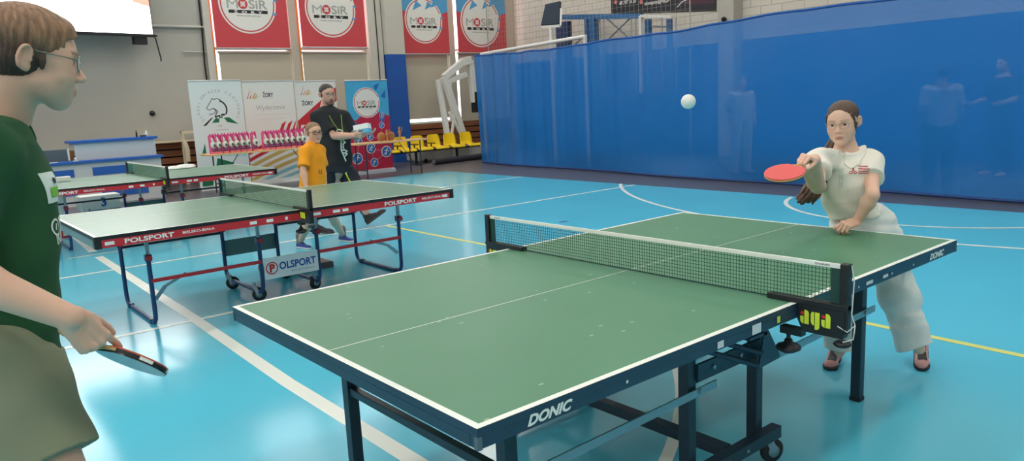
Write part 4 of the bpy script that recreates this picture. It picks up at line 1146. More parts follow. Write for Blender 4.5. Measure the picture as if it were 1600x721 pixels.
# ------------------------------------------------------------------ the girl across the table
M_POLO = mat('polo_white', (238, 230, 218), rough=0.85, bump=0.1, bscale=500, var=0.02, vscale=6)
M_JEAN = mat('cargo_pale', (226, 226, 222), rough=0.9, bump=0.14, bscale=300, var=0.07, vscale=9)
M_PINK = mat('shoe_pink', (214, 150, 146), rough=0.55)
M_LACE = mat('lace_pale', (224, 196, 196), rough=0.7)
def girl():
    d0 = 3.66
    F0 = unit((-0.96, -0.26, 0)); 
    H = Frame(at(1317, 191, d0), (-0.96, -0.20, -0.13), UP + vz((0, 0.06, 0)), 0.93)
    root = thing('person', on_z(1345, 572), 'girl in white polo shirt and pale cargo trousers leaning on the table end', 'person')
    T = Frame(at(1330, 300, d0+0.06), F0, UP, 1.0)
    nb = at(1322, 243, d0+0.05)
    shR = at(1279, 251, d0-0.03); shL = at(1361, 251, d0+0.03)
    elR = at(1278, 291, d0-0.24); wrR = at(1259, 266, d0-0.42)
    elL = at(1363, 305, d0-0.12); wrL = at(1339, 346, d0-0.04)
    pel = at(1352, 362, d0+0.20)
    hipR = at(1330, 378, d0+0.20); hipL = at(1378, 378, d0+0.18)
    knR = at(1318, 465, d0+0.13); knL = at(1402, 465, d0+0.12)
    anR = at(1312, 548, d0+0.20); anL = at(1436, 545, d0+0.10)
    S = Sculpt(); head_ops(S, H, jaw=0.97, nose=0.95, chin=-4, lid=0.72, lips=0.5)
    S.u(cap(H.p(0, -20, -58), nb, 0.044, 0.048), 0.02)
    S.u(cap(nb, at(1330, 310, d0+0.08), 0.06, 0.085, F0, 1.2), 0.04); S.u(cap(at(1330, 310, d0+0.08), pel, 0.09, 0.105, F0, 1.15), 0.04)
    for sh in (shR, shL): S.u(cap(nb-UP*0.02, sh, 0.035, 0.04), 0.03)
    arm_ops(S, shR, elR, wrR, 0.84); arm_ops(S, shL, elL, wrL, 0.84)
    leg_ops(S, hipR, knR, anR, 0.82); leg_ops(S, hipL, knL, anL, 0.82)
    # bat in the right hand
    vv = unit(at(1228, 270, 3.1)-_CP); Hh = -CR; Hh = unit(Hh - vv*(Hh@vv) - UP*0.06); up_ = unit(np.cross(vv, Hh)); up_ = up_ if up_[2] > 0 else -up_
    N = unit(-vv*0.40 + up_*0.917); Vd = unit(np.cross(N, Hh)); Vd = Vd if Vd@(-vv) > 0 else -Vd
    D = unit(0.62*Hh + 0.78*Vd)
    blade_c = at(1226.5, 270.5, 3.07); Q = blade_c - D*0.128*1.02
    Fh = unit(-CR*0.75 + CU*0.10 + CB*0.55); Bh = unit(CU*0.9 + CR*0.15 + CB*0.35)
    wr2 = Q - Fh*0.058 + Bh*0.022
    hand_ops(S, wr2, Fh, Bh, 0.82, curls=[(0.95, 1.1, 0.6), (1.1, 1.2, 0.7), (1.15, 1.25, 0.7), (1.2, 1.25, 0.7)], thumb=(0.5, 0.8, 0.35))
    S.u(cap(elR, wr2, 0.032, 0.023), 0.015)
    # left fist resting on the table
    Fl = unit(-CR*0.86 + CB*0.35 - UP*0.22); Bl = unit(UP*0.85 + CB*0.5)
    hand_ops(S, wrL, Fl, Bl, 0.84, curls=[(0.9, 1.0, 0.5), (1.0, 1.1, 0.6), (1.05, 1.15, 0.6), (1.1, 1.15, 0.6)], thumb=(0.45, 0.8, 0.4), side=-1)
    ex = MB(); eye_mesh(ex, H)
    S.build('body', EYES, root, 0.0042, colfn=skin_col(H, (232, 186, 164), (200, 118, 112), (120, 88, 70), brow_on=0.6, pink=0.35), extra=ex)
    hr = Sculpt(); hair_ops(hr, H, 'tied'); hr.build('hair', M_HAIR_D, root, 0.0028)
    # pony tail swung out past the right shoulder
    pt = Sculpt(); a = H.p(0, -112, 0); P = [a, H.p(20, -128, -40), at(1288, 252, d0+0.16), at(1276, 286, d0+0.04), at(1266, 302, d0-0.02), at(1252, 313, d0-0.04)]; rr = [0.022, 0.030, 0.034, 0.040, 0.042, 0.020]
    for i in range(5): pt.u(cap(P[i], P[i+1], rr[i], rr[i+1]), 0.02)
    for j, (u, v) in enumerate(((1246, 306), (1244, 315), (1256, 319), (1270, 318), (1280, 306))): pt.u(cap(P[4], at(u, v, d0-0.03+0.01*j), 0.022, 0.004), 0.012)
    ax = unit(P[4]-P[3]); a1 = unit(np.cross(ax, vv)); 
    pt.disp(lambda X: 0.003*np.sin((X@a1)*330+2*np.sin(X@ax*40)) + 0.0025*np.sin((X@a1)*170 + (X@vv)*200))
    pt.build('ponytail', M_HAIR_D, root, 0.0035)
    glasses(root, H, M_FRAME_P, 1.1, w=22, h=18)
    # polo shirt
    st = [(1321, 240, 58, 78), (1321, 247, 76, 104), (1321, 262, 92, 126), (1321, 285, 94, 122), (1324, 305, 98, 118), (1330, 322, 102, 116), (1337, 341, 108, 122)]
    dz = [0.05, 0.05, 0.05, 0.06, 0.08, 0.11, 0.15]
    t = Sculpt(); t.u(loft([(at(u, v, d0+z), w*0.001, q*0.001) for (u, v, q, w), z in zip(st, dz)], T.R, F0, 2.3), 0.02)
    for sh, el, c in ((shR, elR, 0.50), (shL, elL, 0.50)):
        t.u(cap(nb-UP*0.03, sh, 0.045, 0.052), 0.035); e = sh+(el-sh)*c
        t.u(clip(cap(sh, el, 0.056, 0.062), e, el-sh), 0.025)
    t.sub(cap(nb+UP*0.15+F0*0.03, nb+F0*0.012, 0.050, 0.050), 0.006)
    t.cut(at(1337, 337, d0+0.15), -UP-0.12*T.R, 0.005)
    t.disp(wrinkle([((0.2, 0.9, 0.9), 58, 0.5), ((0.3, -0.8, 1), 66, 1.9), ((0.1, 0.6, 0.8), 41, 0.2)], 0.0085))
    po = t.build('polo_shirt', M_POLO, root, 0.0048)
    cN = nb + F0*0.010; ax_ = unit(UP*1.0 + F0*-0.12)
    def collar(P):
        q = P-cN; h = q@ax_; r = q - np.outer(h, ax_); R_ = np.linalg.norm(r, axis=1); a = np.abs(np.arctan2(r@T.R, r@F0))
        lim = 0.092 + 0.032*np.exp(-((a-0.55)/0.33)**2)
        d = t.f(P)
        return np.maximum.reduce([d-0.0065, -(d+0.003), R_-lim, 0.049-R_, (0.13-a)*R_, -0.040-0.025*np.exp(-((a-0.5)/0.3)**2)-h])
    def band(P):
        q = P-cN; h = q@ax_; r = q - np.outer(h, ax_); R_ = np.linalg.norm(r, axis=1); a = np.abs(np.arctan2(r@T.R, r@F0))
        return np.maximum.reduce([np.abs(R_-0.053-0.15*np.clip(0.03-h, 0, 0.05))-0.0045, h-0.026+0.022*np.clip(np.cos(a), 0, 1), -0.02-h, (0.13-a)*R_])
    co = Sculpt(); bx_ = (cN-0.15, cN+0.15)
    co.u(Prim(collar, *bx_), 0.003); co.u(Prim(band, *bx_), 0.006); co.build('collar', M_POLO, po, 0.0032)
    pl = MB(); Yl = -T.R; o = nb + F0*0.145
    print_on(t, pl, lambda m, f: (m.flat([(-0.011,-0.15),(0.011,-0.15),(0.011,-0.055),(-0.011,-0.055)], f, 0, 1), [m.disc(0, z, 0.004, f, 0.002, 2, 10) for z in (-0.085, -0.115)]), o, Yl, UP, -F0)
    def emblem(m, f):
        for q, w_ in enumerate((0.042, 0.052, 0.050, 0.046)): m.rect(0.022, 0.014-0.011*q, 0.022+w_, 0.019-0.011*q, f, 0, 0)
        m.disc(0.0, 0.020, 0.005, f, 0, 0, 12); m.flat([(-0.003,0.014),(0.003,0.014),(0.005,-0.005),(-0.005,-0.005)], f, 0, 0)
        for s in (-1, 1): m.ring(s*0.009, -0.012, 0.004, 0.008, f, 0, 0, n=14)
    print_on(t, pl, emblem, o + Yl*0.052 - UP*0.062, Yl, UP, -F0)
    pl.build('print_logo', [mat('polo_print', (206, 84, 92), rough=0.7), mat('polo_placket', (214, 214, 204), rough=0.85), mat('button_white', (236, 236, 230), rough=0.3)], po)
    # cargo trousers
    s = Sculpt()
    s.u(loft([(at(1337, 334, d0+0.15), 0.122, 0.100), (at(1346, 352, d0+0.18), 0.150, 0.120), (at(1354, 380, d0+0.20), 0.160, 0.125)], T.R, F0, 2.3), 0.03)
    for hip, kn, an, r1 in ((hipR, knR, anR, 0.080), (hipL, knL, anL, 0.084)):
        m_ = hip*0.5+an*0.5+(kn-(hip*0.5+an*0.5))*0.5; e = an + UP*0.012
        s.u(cap(hip, m_, 0.096, 0.086), 0.03); s.u(clip(cap(m_, an-UP*0.05, 0.086, r1), e, an-m_), 0.05)
    fl_ = knL + (hipL-knL)*0.45
    s.u(cap(fl_ - T.R*0.070 + F0*0.03 + UP*0.05, fl_ - T.R*0.070 + F0*0.03 - UP*0.03, 0.045, 0.048, T.R, 2.2), 0.008)
    s.disp(wrinkle([((0.3, 0.5, 1), 40, 0.3), ((0.6, -0.7, 0.7), 47, 1.5), ((0.1, 0.2, 1), 75, 0.4)], 0.006))
    tr = s.build('cargo_trousers', M_JEAN, root, 0.005)
    wb_ = MB(); wb_.tube([at(1337, 337, d0+0.15) + 0.122*math.sin(a)*T.R + 0.100*math.cos(a)*F0 for a in np.linspace(0, 2*PI, 33)], 0.008, 8, cap=False); wb_.build('waistband', M_JEAN, tr)
    pk = MB(); pk.prism([(-0.05, -0.005), (0.05, -0.005), (0.05, 0.035), (-0.05, 0.035)], (fl_ - T.R*0.098 + F0*0.03 + UP*0.035, unit(np.cross(UP, -T.R)), UP), 0.01); pk.build('pocket_flap', M_JEAN, tr)
    def shoe_zone(q):
        x, y, z = q[:,0], q[:,1], q[:,2]; m = np.zeros(len(q), int)
        m[(y > 100) & (np.abs(x) < 20+0.02*y) & (z > 36) & (y < 236)] = 1
        m[(y < 60)] = 1; m[(z > 62) & (y < 110)] = 1
        m[(y > 66) & (y < 108) & (z < 62) & (z > 34)] = 2
        return m
    tR = on_z(1297, 580); hR = tR + unit((0.93, 0.30, 0))*0.245
    for hl, to, u in ((hR + UP*0.03, tR + UP*0.0, UP), (on_z(1441, 578) + vz((0.17, 0.09, 0.125)), on_z(1441, 578) + UP*0.012, unit((-0.55, -0.25, 0.8)))):
        shoe(root, 'sneaker', hl, to, u, 0.25, [[M_PINK, M_SHOE_K, M_LACE], M_SOLE, M_LACE, shoe_zone], 0.0045)
    bat('red faced bat held out by the girl in the white polo shirt', Q, D, N, 1.04, M_RUBR, M_RUBK)
girl()

# ------------------------------------------------------------------ the man and the boy behind the second table
M_TEE_K = mat('tee_black', (26, 28, 32), rough=0.85, bump=0.1, bscale=400)
M_TEE_O = mat('tee_orange', (246, 158, 20), rough=0.85, bump=0.1, bscale=400, var=0.03, vscale=8)
M_SHORT_N = mat('short_navy', (26, 30, 42), rough=0.8, bump=0.1, bscale=300)
M_SOCK = mat('sock_grey', (120, 116, 112), rough=0.9)
M_SHOE_B = mat('shoe_blue', (44, 66, 150), rough=0.5)
M_LIMEC = mat('lanyard_lime', (120, 150, 60), rough=0.6)
def man():
    d0 = 9.2; F0 = unit(CR*0.72 + CB*0.70); F0 = unit(vz((F0[0], F0[1], 0)))
    H = Frame(at(511, 147, d0), unit(CR*0.62+CB*0.78)*vz((1,1,0)) + vz((0, 0, -0.12)), UP - 0.1*CR, 1.13)
    root = thing('person', vz((*at(540, 300, d0)[:2], 0)), 'bearded man in black t-shirt and shorts reaching out with a white box', 'person')
    T = Frame(at(520, 220, d0), F0, UP, 1.0)
    nb = at(508, 173, d0+0.02)
    shR = at(497, 184, d0-0.10); shL = at(537, 183, d0+0.12)
    elR = at(522, 213, d0-0.16); wrR = at(553, 212, d0-0.26); elL = at(556, 214, d0+0.10); wrL = at(566, 209, d0-0.08)
    hipR = at(512, 262, d0-0.08); hipL = at(536, 262, d0+0.10)
    knR = at(502, 316, d0-0.1); knL = at(562, 304, d0+0.02)
    anR = on_z(492, 366) + UP*0.13; anL = at(573, 336, d0+0.12)
    S = Sculpt(); head_ops(S, H, jaw=1.08, nose=1.05, mouth_open=0.8, chin=3)
    S.u(cap(H.p(0, -18, -55), nb, 0.058, 0.068), 0.02); S.u(cap(nb-UP*0.06, at(522, 262, d0), 0.09, 0.16, F0, 1.1), 0.03)
    for sh in (shR, shL): S.u(cap(nb-UP*0.03, sh, 0.05, 0.055), 0.03)
    arm_ops(S, shR, elR, wrR, 1.2); arm_ops(S, shL, elL, wrL, 1.2); leg_ops(S, hipR, knR, anR, 1.15); leg_ops(S, hipL, knL, anL, 1.15)
    hand_ops(S, wrR, unit(CR*0.9+CU*0.05), unit(-CU*0.5+CB*0.9), 1.05, curls=[(0.5, 0.6, 0.4)]*4, side=1)
    hand_ops(S, wrL, unit(CR*0.9), unit(-CU*0.9-CB*0.3), 1.05, curls=[(0.4, 0.5, 0.4)]*4, side=-1)
    ex = MB(); eye_mesh(ex, H)
    S.build('body', EYES, root, 0.008, colfn=skin_col(H, (216, 166, 146), (150, 84, 80), (60, 46, 40), stubble=(92, 76, 68), pink=0.4), extra=ex)
    hr = Sculpt(); hair_ops(hr, H, 'crop'); hr.build('hair', M_HAIR_K, root, 0.005)
    be = Sculpt(); k_ = 0.001*H.k; be.u(H.e(0, 70, -104, 34, 24, 16), 8*k_)
    be.u(H.c((-46, 22, -66), (-18, 70, -104), 12, 14), 8*k_); be.u(H.c((46, 22, -66), (18, 70, -104), 12, 14), 8*k_)
    be.build('beard', mat('beard_dark', (84, 70, 62), rough=0.8, bump=0.5, bscale=300), root, 0.005)
    glasses(root, H, M_FRAME_C, 1.8, lens=False)
    t = Sculpt(); st = [(509, 167, 80, 100), (511, 176, 120, 185), (513, 187, 138, 212), (516, 200, 150, 215), (521, 222, 168, 215), (523, 245, 172, 215), (524, 262, 168, 210)]
    t.u(loft([(at(u, v, d0), w*0.001, q*0.001) for u, v, q, w in st], T.R, F0, 2.3), 0.02)
    for sh, el, c in ((shR, elR, 0.80), (shL, elL, 0.75)):
        t.u(cap(nb-UP*0.04, sh, 0.07, 0.08), 0.05); t.u(clip(cap(sh, el, 0.085, 0.085), sh+(el-sh)*c, el-sh), 0.03)
    t.sub(cap(nb+UP*0.2, nb+UP*0.02, 0.075), 0.008); t.cut(at(524, 258, d0), -UP, 0.006)
    t.disp(wrinkle([((0.3, 0.5, 1), 26, 0.3), ((0.6, -0.7, 0.7), 30, 1.5)], 0.009))
    sh_ = t.build('t_shirt', M_TEE_K, root, 0.010)
    pr = MB(); o = at(523, 215, d0) + F0*0.4; Yl = -T.R
    def swirl(m, f):
        for q in range(9):
            z = 0.13-0.035*q; m.line2([(-0.03-0.02*math.sin(q), z), (0.02+0.03*math.cos(q*1.7), z-0.02), (-0.01, z-0.045)], 0.014, f, 0, 0)
        m.line2([(-0.05, 0.12), (-0.01, 0.02), (-0.05, -0.12), (0.0, -0.26)], 0.018, f, 0, 0)
    print_on(t, pr, swirl, o - UP*0.03, Yl, UP, -F0); pr.build('print_pattern', M_PRINT, sh_)
    ln = MB()
    for s in (-1, 1):
        ps = project(t, [o - F0*0.0 + Yl*(s*0.09*(1-q)) + UP*(0.27-0.33*q) for q in np.linspace(0, 1, 8)], -F0, 0.006); ln.tube(ps, 0.006, 6)
    ln.build('lanyard', M_LIMEC, root)
    s = Sculpt(); s.u(loft([(at(524, 252, d0), 0.20, 0.16), (at(524, 272, d0), 0.21, 0.17)], T.R, F0, 2.3), 0.03)
    for hip, kn in ((hipR, knR), (hipL, knL)): s.u(clip(cap(hip, kn, 0.125, 0.105), hip+(kn-hip)*0.86, kn-hip), 0.03)
    s.disp(wrinkle([((0.3, 0.5, 1), 24, 0.3), ((0.6, -0.7, 0.7), 28, 1.5)], 0.008))
    so = s.build('shorts', M_SHORT_N, root, 0.010)
    sp = MB(); A = [at(536, 255, d0-0.4), at(530, 268, d0-0.4), at(533, 276, d0-0.4), at(540, 287, d0-0.4)]
    W_ = at(532.5, 270, d0-0.4)-at(530, 270, d0-0.4)
    V = []; 
    for p in A: V += [p, p+W_*1.0]
    sp.add(project(s, V, -CB, 0.004, 60), [(0,1,3,2)], 1); sp.add(project(s, V, -CB, 0.004, 60), [(2,3,5,4),(4,5,7,6)], 0)
    sp.build('side_stripe', [mat('stripe_yellow', (226, 214, 60), rough=0.7), M_PRINT], so)
    for an, f, u in ((anR, unit((0.75, -0.55, -0.12)), UP), (anL, unit(CR*0.75 + CU*0.55 + CB*0.1), unit(CU*0.8 - CR*0.55))):
        shoe(root, 'trainer', an - f*0.07 - u*0.105, an + f*0.2 - u*0.105, u, 0.30, [M_SHOE_K, mat('sole_brown', (70, 52, 50), rough=0.7), None, None], 0.008)
        sk = Sculpt(); sk.u(cap(an - u*0.02, an + u*0.07, 0.045, 0.05), 0.01); sk.build('sock', M_SHOE_K, root, 0.008)
    # the box in his hands
    bx = MB(); c = at(566, 200, d0-0.22); X = unit(CR*0.95 + CU*0.16 + CB*0.2); Yb = unit(CB - X*(CB@X)); Z = np.cross(X, Yb); Z = Z if Z[2] > 0 else -Z; Yb = np.cross(Z, X)
    bx.box((-0.095, -0.05, -0.035), (0.095, 0.05, 0.04), 0, (np.stack([X, Yb, Z], 1), c)); bx.box((-0.0955, -0.0505, -0.036), (0.0955, 0.0505, -0.018), 1, (np.stack([X, Yb, Z], 1), c))
    bx.box((0.02, -0.055, -0.07), (0.10, 0.045, -0.036), 1, (np.stack([X, Yb, Z], 1), c))
    tag(bx.build('cardboard_box', [mat('box_white', (236, 236, 234), rough=0.6), mat('box_blue', (104, 178, 206), rough=0.6)], bevel=0.003), 'small white box with a pale blue base in the hands of the bearded man', 'box')
man()
def boy():
    d0 = 7.9; F0 = unit(vz((*(CR*0.80 + CB*0.60)[:2], 0)))
    H = Frame(at(490, 207, d0), vz((*(unit(CR*0.66+CB*0.75))[:2], -0.05)), UP, 0.98)
    root = thing('person', on_z(505, 388), 'boy in orange t-shirt and glasses walking past behind the red rimmed table', 'person')
    T = Frame(at(488, 260, d0), F0, UP, 1.0); nb = at(487, 226, d0+0.02)
    shR = at(476, 237, d0-0.13); shL = at(499, 236, d0+0.10)
    elR = at(474, 266, d0-0.22); wrR = at(479, 294, d0-0.26); elL = at(504, 264, d0+0.13); wrL = at(508, 290, d0+0.08)
    hipR = at(484, 300, d0-0.06); hipL = at(497, 300, d0+0.08); knR = at(484, 345, d0-0.05); knL = at(518, 338, d0+0.05)
    anR = on_z(470, 388)+UP*0.075; anL = on_z(536, 377)+UP*0.075
    S = Sculpt(); head_ops(S, H, jaw=0.95, nose=0.92); S.u(cap(H.p(0, -20, -58), nb, 0.044, 0.05), 0.02)
    S.u(cap(nb, at(489, 296, d0), 0.06, 0.09, F0, 1.15), 0.04)
    for sh in (shR, shL): S.u(cap(nb-UP*0.02, sh, 0.036, 0.042), 0.03)
    arm_ops(S, shR, elR, wrR, 0.85); arm_ops(S, shL, elL, wrL, 0.85); leg_ops(S, hipR, knR, anR, 0.85); leg_ops(S, hipL, knL, anL, 0.85)
    hand_ops(S, wrR, -UP+0.2*F0, -F0*0.2+T.R, 0.8, side=1); hand_ops(S, wrL, -UP+0.2*F0, -T.R, 0.8, side=-1)
    ex = MB(); eye_mesh(ex, H)
    S.build('body', EYES, root, 0.007, colfn=skin_col(H, (226, 176, 150), (190, 116, 106), (120, 92, 70), pink=0.4), extra=ex)
    hr = Sculpt(); hair_ops(hr, H, 'crop'); hr.build('hair', mat('hair_sandy', (142, 110, 80), rough=0.6, var=0.3, vscale=60), root, 0.005)
    glasses(root, H, M_FRAME_K, 2.4, lens=False)
    t = Sculpt(); st = [(487, 224, 52, 70), (487, 231, 78, 120), (488, 245, 100, 140), (489, 265, 108, 138), (489, 285, 112, 142), (489, 304, 115, 146)]
    t.u(loft([(at(u, v, d0), w*0.001, q*0.001) for u, v, q, w in st], T.R, F0, 2.3), 0.02)
    for sh, el, c in ((shR, elR, 0.85), (shL, elL, 0.85)):
        t.u(cap(nb-UP*0.03, sh, 0.045, 0.055), 0.04); t.u(clip(cap(sh, el, 0.06, 0.066), sh+(el-sh)*c, el-sh), 0.03)
    t.sub(cap(nb+UP*0.2, nb+UP*0.01, 0.052), 0.008); t.cut(at(489, 300, d0), -UP, 0.006)
    t.disp(wrinkle([((0.3, 0.5, 1), 30, 0.3), ((0.6, -0.7, 0.7), 34, 1.5)], 0.007))
    sh_ = t.build('t_shirt', M_TEE_O, root, 0.008)
    pr = MB(); print_on(t, pr, lambda m, f: m.text('U', 0, 0, 0.05, f, 0, 0, bold=0.02), at(490, 268, d0)+F0*0.3, -T.R, UP, -F0); pr.build('print_lettering', mat('print_purple', (96, 40, 60), rough=0.7), sh_)
    s = Sculpt(); s.u(loft([(at(489, 292, d0), 0.13, 0.10), (at(489, 310, d0), 0.14, 0.11)], T.R, F0, 2.3), 0.03)
    for hip, kn in ((hipR, knR), (hipL, knL)): s.u(clip(cap(hip, kn, 0.085, 0.075), hip+(kn-hip)*0.62, kn-hip), 0.03)
    s.build('shorts', M_SHORT_N, root, 0.008)
    for an, f in ((anR, F0), (anL, F0)):
        shoe(root, 'trainer', an - f*0.06 - UP*0.075, an + f*0.16 - UP*0.075, UP, 0.235, [M_SHOE_B, M_WHITE, None, None], 0.007)
        sk = Sculpt(); sk.u(cap(an-UP*0.01, an+UP*0.07, 0.038, 0.042), 0.01); sk.build('sock', M_SOCK, root, 0.008)
boy()

# ------------------------------------------------------------------ people showing dimly through the curtain
def far_person(u, v, d, F0, label, top, low, hairm, S_=1.72, arm=0.0):
    c = at(u, v, d); c = vz((c[0], c[1], 0)); F0 = unit(F0); k = S_/1.75
    root = thing('person', c, label, 'person'); p = lambda x, y, z: c + (np.cross(F0, UP)*x + F0*y + UP*z)*k
    H = Frame(p(0, 0.02, 1.635), F0, UP, k); S = Sculpt(); head_ops(S, H); S.u(cap(H.p(0,-20,-55), p(0,-0.02,1.47), 0.055, 0.06), 0.02)
    S.u(cap(p(0,0,1.4), p(0,0,1.0), 0.1, 0.12), 0.05)
    for s in (-1, 1):
        sh, el = p(s*0.18, -0.01, 1.42), p(s*0.24, 0.0-0.05+0.1*arm, 1.13); wr = el + (F0*(0.1+0.12*arm) - UP*0.2*(1-0.8*arm))*k
        S.u(cap(p(0,0,1.43), sh, 0.05, 0.055), 0.03); arm_ops(S, sh, el, wr, 1.05); hand_ops(S, wr, unit(wr-el), np.cross(F0, UP)*s, 1.0, side=s)
        leg_ops(S, p(s*0.095,0,0.9), p(s*0.11,0.02,0.48), p(s*0.12,-0.02,0.08), 1.1); S.u(cap(p(s*0.12,-0.03,0.04), p(s*0.14,0.16,0.035), 0.04, 0.035), 0.03)
    S.build('body', M_SKIN, root, 0.014, colfn=skin_col(H, (216, 170, 148), (180, 110, 100), (90, 70, 60)))
    hr = Sculpt(); hair_ops(hr, H, 'crop'); hr.build('hair', hairm, root, 0.01)
    t = Sculpt(); t.u(loft([(p(0,-0.01,1.46), 0.10, 0.08), (p(0,0,1.42), 0.19, 0.11), (p(0,0,1.2), 0.195, 0.125), (p(0,0,0.92), 0.19, 0.125)], np.cross(F0, UP), F0), 0.02)
    for s in (-1, 1):
        sh, el = p(s*0.18,-0.01,1.42), p(s*0.24,-0.05+0.1*arm,1.13); t.u(clip(cap(sh, el, 0.075, 0.07), sh+(el-sh)*0.8, el-sh), 0.03)
    t.build('t_shirt', top, root, 0.014)
    s_ = Sculpt()
    for s in (-1, 1): s_.u(cap(p(s*0.095,0,0.92), p(s*0.11,0.02,0.5), 0.115, 0.085), 0.03); s_.u(cap(p(s*0.11,0.02,0.5), p(s*0.12,-0.02,0.1), 0.085, 0.07), 0.02)
    s_.build('trousers', low, root, 0.014)
far_person(1467, 230, 10.0, (0.9, 0.5, 0), 'person in white shirt seen dimly through the curtain, behind the girl', M_WHITE, M_SHORT_N, M_HAIR_K, 1.66)
far_person(1158, 210, 13.2, (-0.5, -0.8, 0), 'person in white shirt seen dimly through the curtain, below the flying ball', M_WHITE, M_WHITE, M_HAIR_K, 1.7)
far_person(1562, 225, 11.2, (-0.9, 0.4, 0), 'person in dark shirt seen dimly through the curtain at the far right', M_TEE_K, M_TEE_K, M_HAIR_K, 1.78, 1.0)
# ================================================================== BACKGROUND THINGS
M_BRED = mat('banner_red', (206, 72, 80), rough=0.7, var=0.03, vscale=3)
M_BBLU = mat('banner_blue', (84, 158, 206), rough=0.7)
M_BWHT = mat('banner_white', (232, 228, 222), rough=0.7)
M_BGRY = mat('banner_grey', (168, 166, 160), rough=0.7)
M_BINK = mat('banner_ink', (34, 34, 34), rough=0.7)
M_BCRIM = mat('banner_crimson', (190, 34, 66), rough=0.55, var=0.12, vscale=5)
M_BSKY = mat('banner_sky', (72, 170, 214), rough=0.55, var=0.08, vscale=4)
M_BDEEP = mat('banner_deep_blue', (40, 104, 176), rough=0.55)
M_BPINK = mat('banner_line_pink', (224, 120, 140), rough=0.55)
M_BGRN = mat('banner_green', (20, 112, 70), rough=0.55)
M_BPALE = mat('banner_pale', (226, 234, 232), rough=0.5)
M_BOCH = mat('banner_ochre', (206, 172, 96), rough=0.55)
M_BTEAL = mat('banner_teal', (140, 190, 200), rough=0.55)
M_ALU = mat('aluminium', (196, 198, 200), rough=0.35, metal=0.6)
MOS = [M_BRED, M_BBLU, M_BWHT, M_BGRY, M_BINK]

def mosir_badge(m, cx_, cy_, r, fr, lift, red, white, grey, ink):
    m.disc(cx_, cy_, r, fr, lift, white); m.ring(cx_, cy_, r*0.90, r*0.945, fr, lift+0.001, red, 0.35, 2*PI+0.1)
    y = cy_-r*0.02; h = r*0.30
    m.text('M', cx_-r*0.53, y, h, fr, lift+0.001, grey, bold=0.0, wid=r*0.38)
    m.ring(cx_-r*0.17, y, h*0.28, h*0.56, fr, lift+0.001, red, n=24)
    for q in range(8): m.flat([(cx_-r*0.17+h*rr*math.cos(q*PI/4+da), y+h*rr*math.sin(q*PI/4+da)) for rr, da in ((0.08,-0.3),(0.4,-0.12),(0.4,0.12),(0.08,0.3))], fr, lift+0.002, white if q % 2 else red)
    m.text('SiR', cx_+r*0.36, y, h, fr, lift+0.001, grey, bold=0.025, wid=r*0.66)
    m.rect(cx_-r*0.68, y-h*1.02, cx_+r*0.68, y-h*0.66, fr, lift+0.001, ink)
    m.text('Ż  O  R  Y', cx_, y-h*0.84, h*0.24, fr, lift+0.002, white, bold=0.04, wid=r*1.0)
    m.text('www.mosir.zory.pl', cx_, y-h*1.30, h*0.20, fr, lift+0.001, ink, shear=0.3, wid=r*0.86)

# ------ the four cloth banners hung before the windows
WB = [(5.10, 6.83, 2.955, 'red wall banner with round white badge, nearest the projection screen'),
      (7.15, 8.90, 2.99, 'red wall banner with round white badge, just left of the pale pilaster'),
      (9.98, 11.48, 2.84, 'red and blue wall banner with round badge, right beside the blue pillar'),
      (11.78, 13.54, 2.87, 'red and blue wall banner with round badge, next to the brick wall corner')]
for n, (a, b, z0, lb) in enumerate(WB):
    y = YW-0.14; z1 = z0+2.3; w = b-a
    root = thing('wall_banner', ((a+b)/2, y, z0), lb, 'banner', 'banners hung before the hall windows')
    m = MB(); fr = ((a, y, z0), (1,0,0), (0,0,1))
    m.box((a, y, z0), (b, y+0.006, z1), 0)
    cy = (0.98, 0.90, 0.86, 0.85)[n]; r = w*0.385 if n < 2 else w*0.40; cxx = w*0.47
    if n > 1:
        yb = 1.12
        m.flat([(0, yb+0.02), (w*0.2, yb-0.12), (w*0.28, yb+0.02), (w*0.72, yb+0.05), (w*0.86, yb-0.08), (w, yb), (w, 2.3), (0, 2.3)], fr, 0.001, 1)
    else: m.flat([(0, 1.85), (w*0.3, 1.72), (w*0.6, 1.86), (w, 1.75), (w, 2.3), (0, 2.3)], fr, 0.001, 1)
    mosir_badge(m, cxx, cy, r, fr, 0.002, 0, 2, 3, 4)
    for q, (x_, y_, s) in enumerate(((0.93, -0.33, 0.055), (0.99, 0.12, 0.05))): m.flat([(cxx+r*x_-s, cy+r*y_-s*0.6), (cxx+r*x_+s*1.3, cy+r*y_), (cxx+r*x_-s, cy+r*y_+s*0.9)], fr, 0.004, 1)
    if n > 1:
        for x_, y_, s in ((-0.32, 0.62, 0.15), (0.30, 0.64, 0.13), (0.62, 0.72, 0.12)): m.flat([(cxx+r*x_-s, cy+r*y_-s*0.8), (cxx+r*x_+s, cy+r*y_+0.1*s), (cxx+r*x_-s*0.2, cy+r*y_+s)], fr, 0.004, 1)
    m.build('banner_cloth', MOS, root)
    r2 = MB(); r2.cyl((a-0.02, y, z0-0.02), (b+0.02, y, z0-0.02), 0.022, 8); r2.build('bottom_rod', M_ALU, root)
    h = MB(); h.cyl((a-0.02, y, z1), (b+0.02, y, z1), 0.025, 8)
    for x in (a+0.2, b-0.2): h.box((x-0.01, y-0.01, z1), (x+0.01, YW+0.1, z1+0.03))
    h.build('top_rod', M_ALU, root)

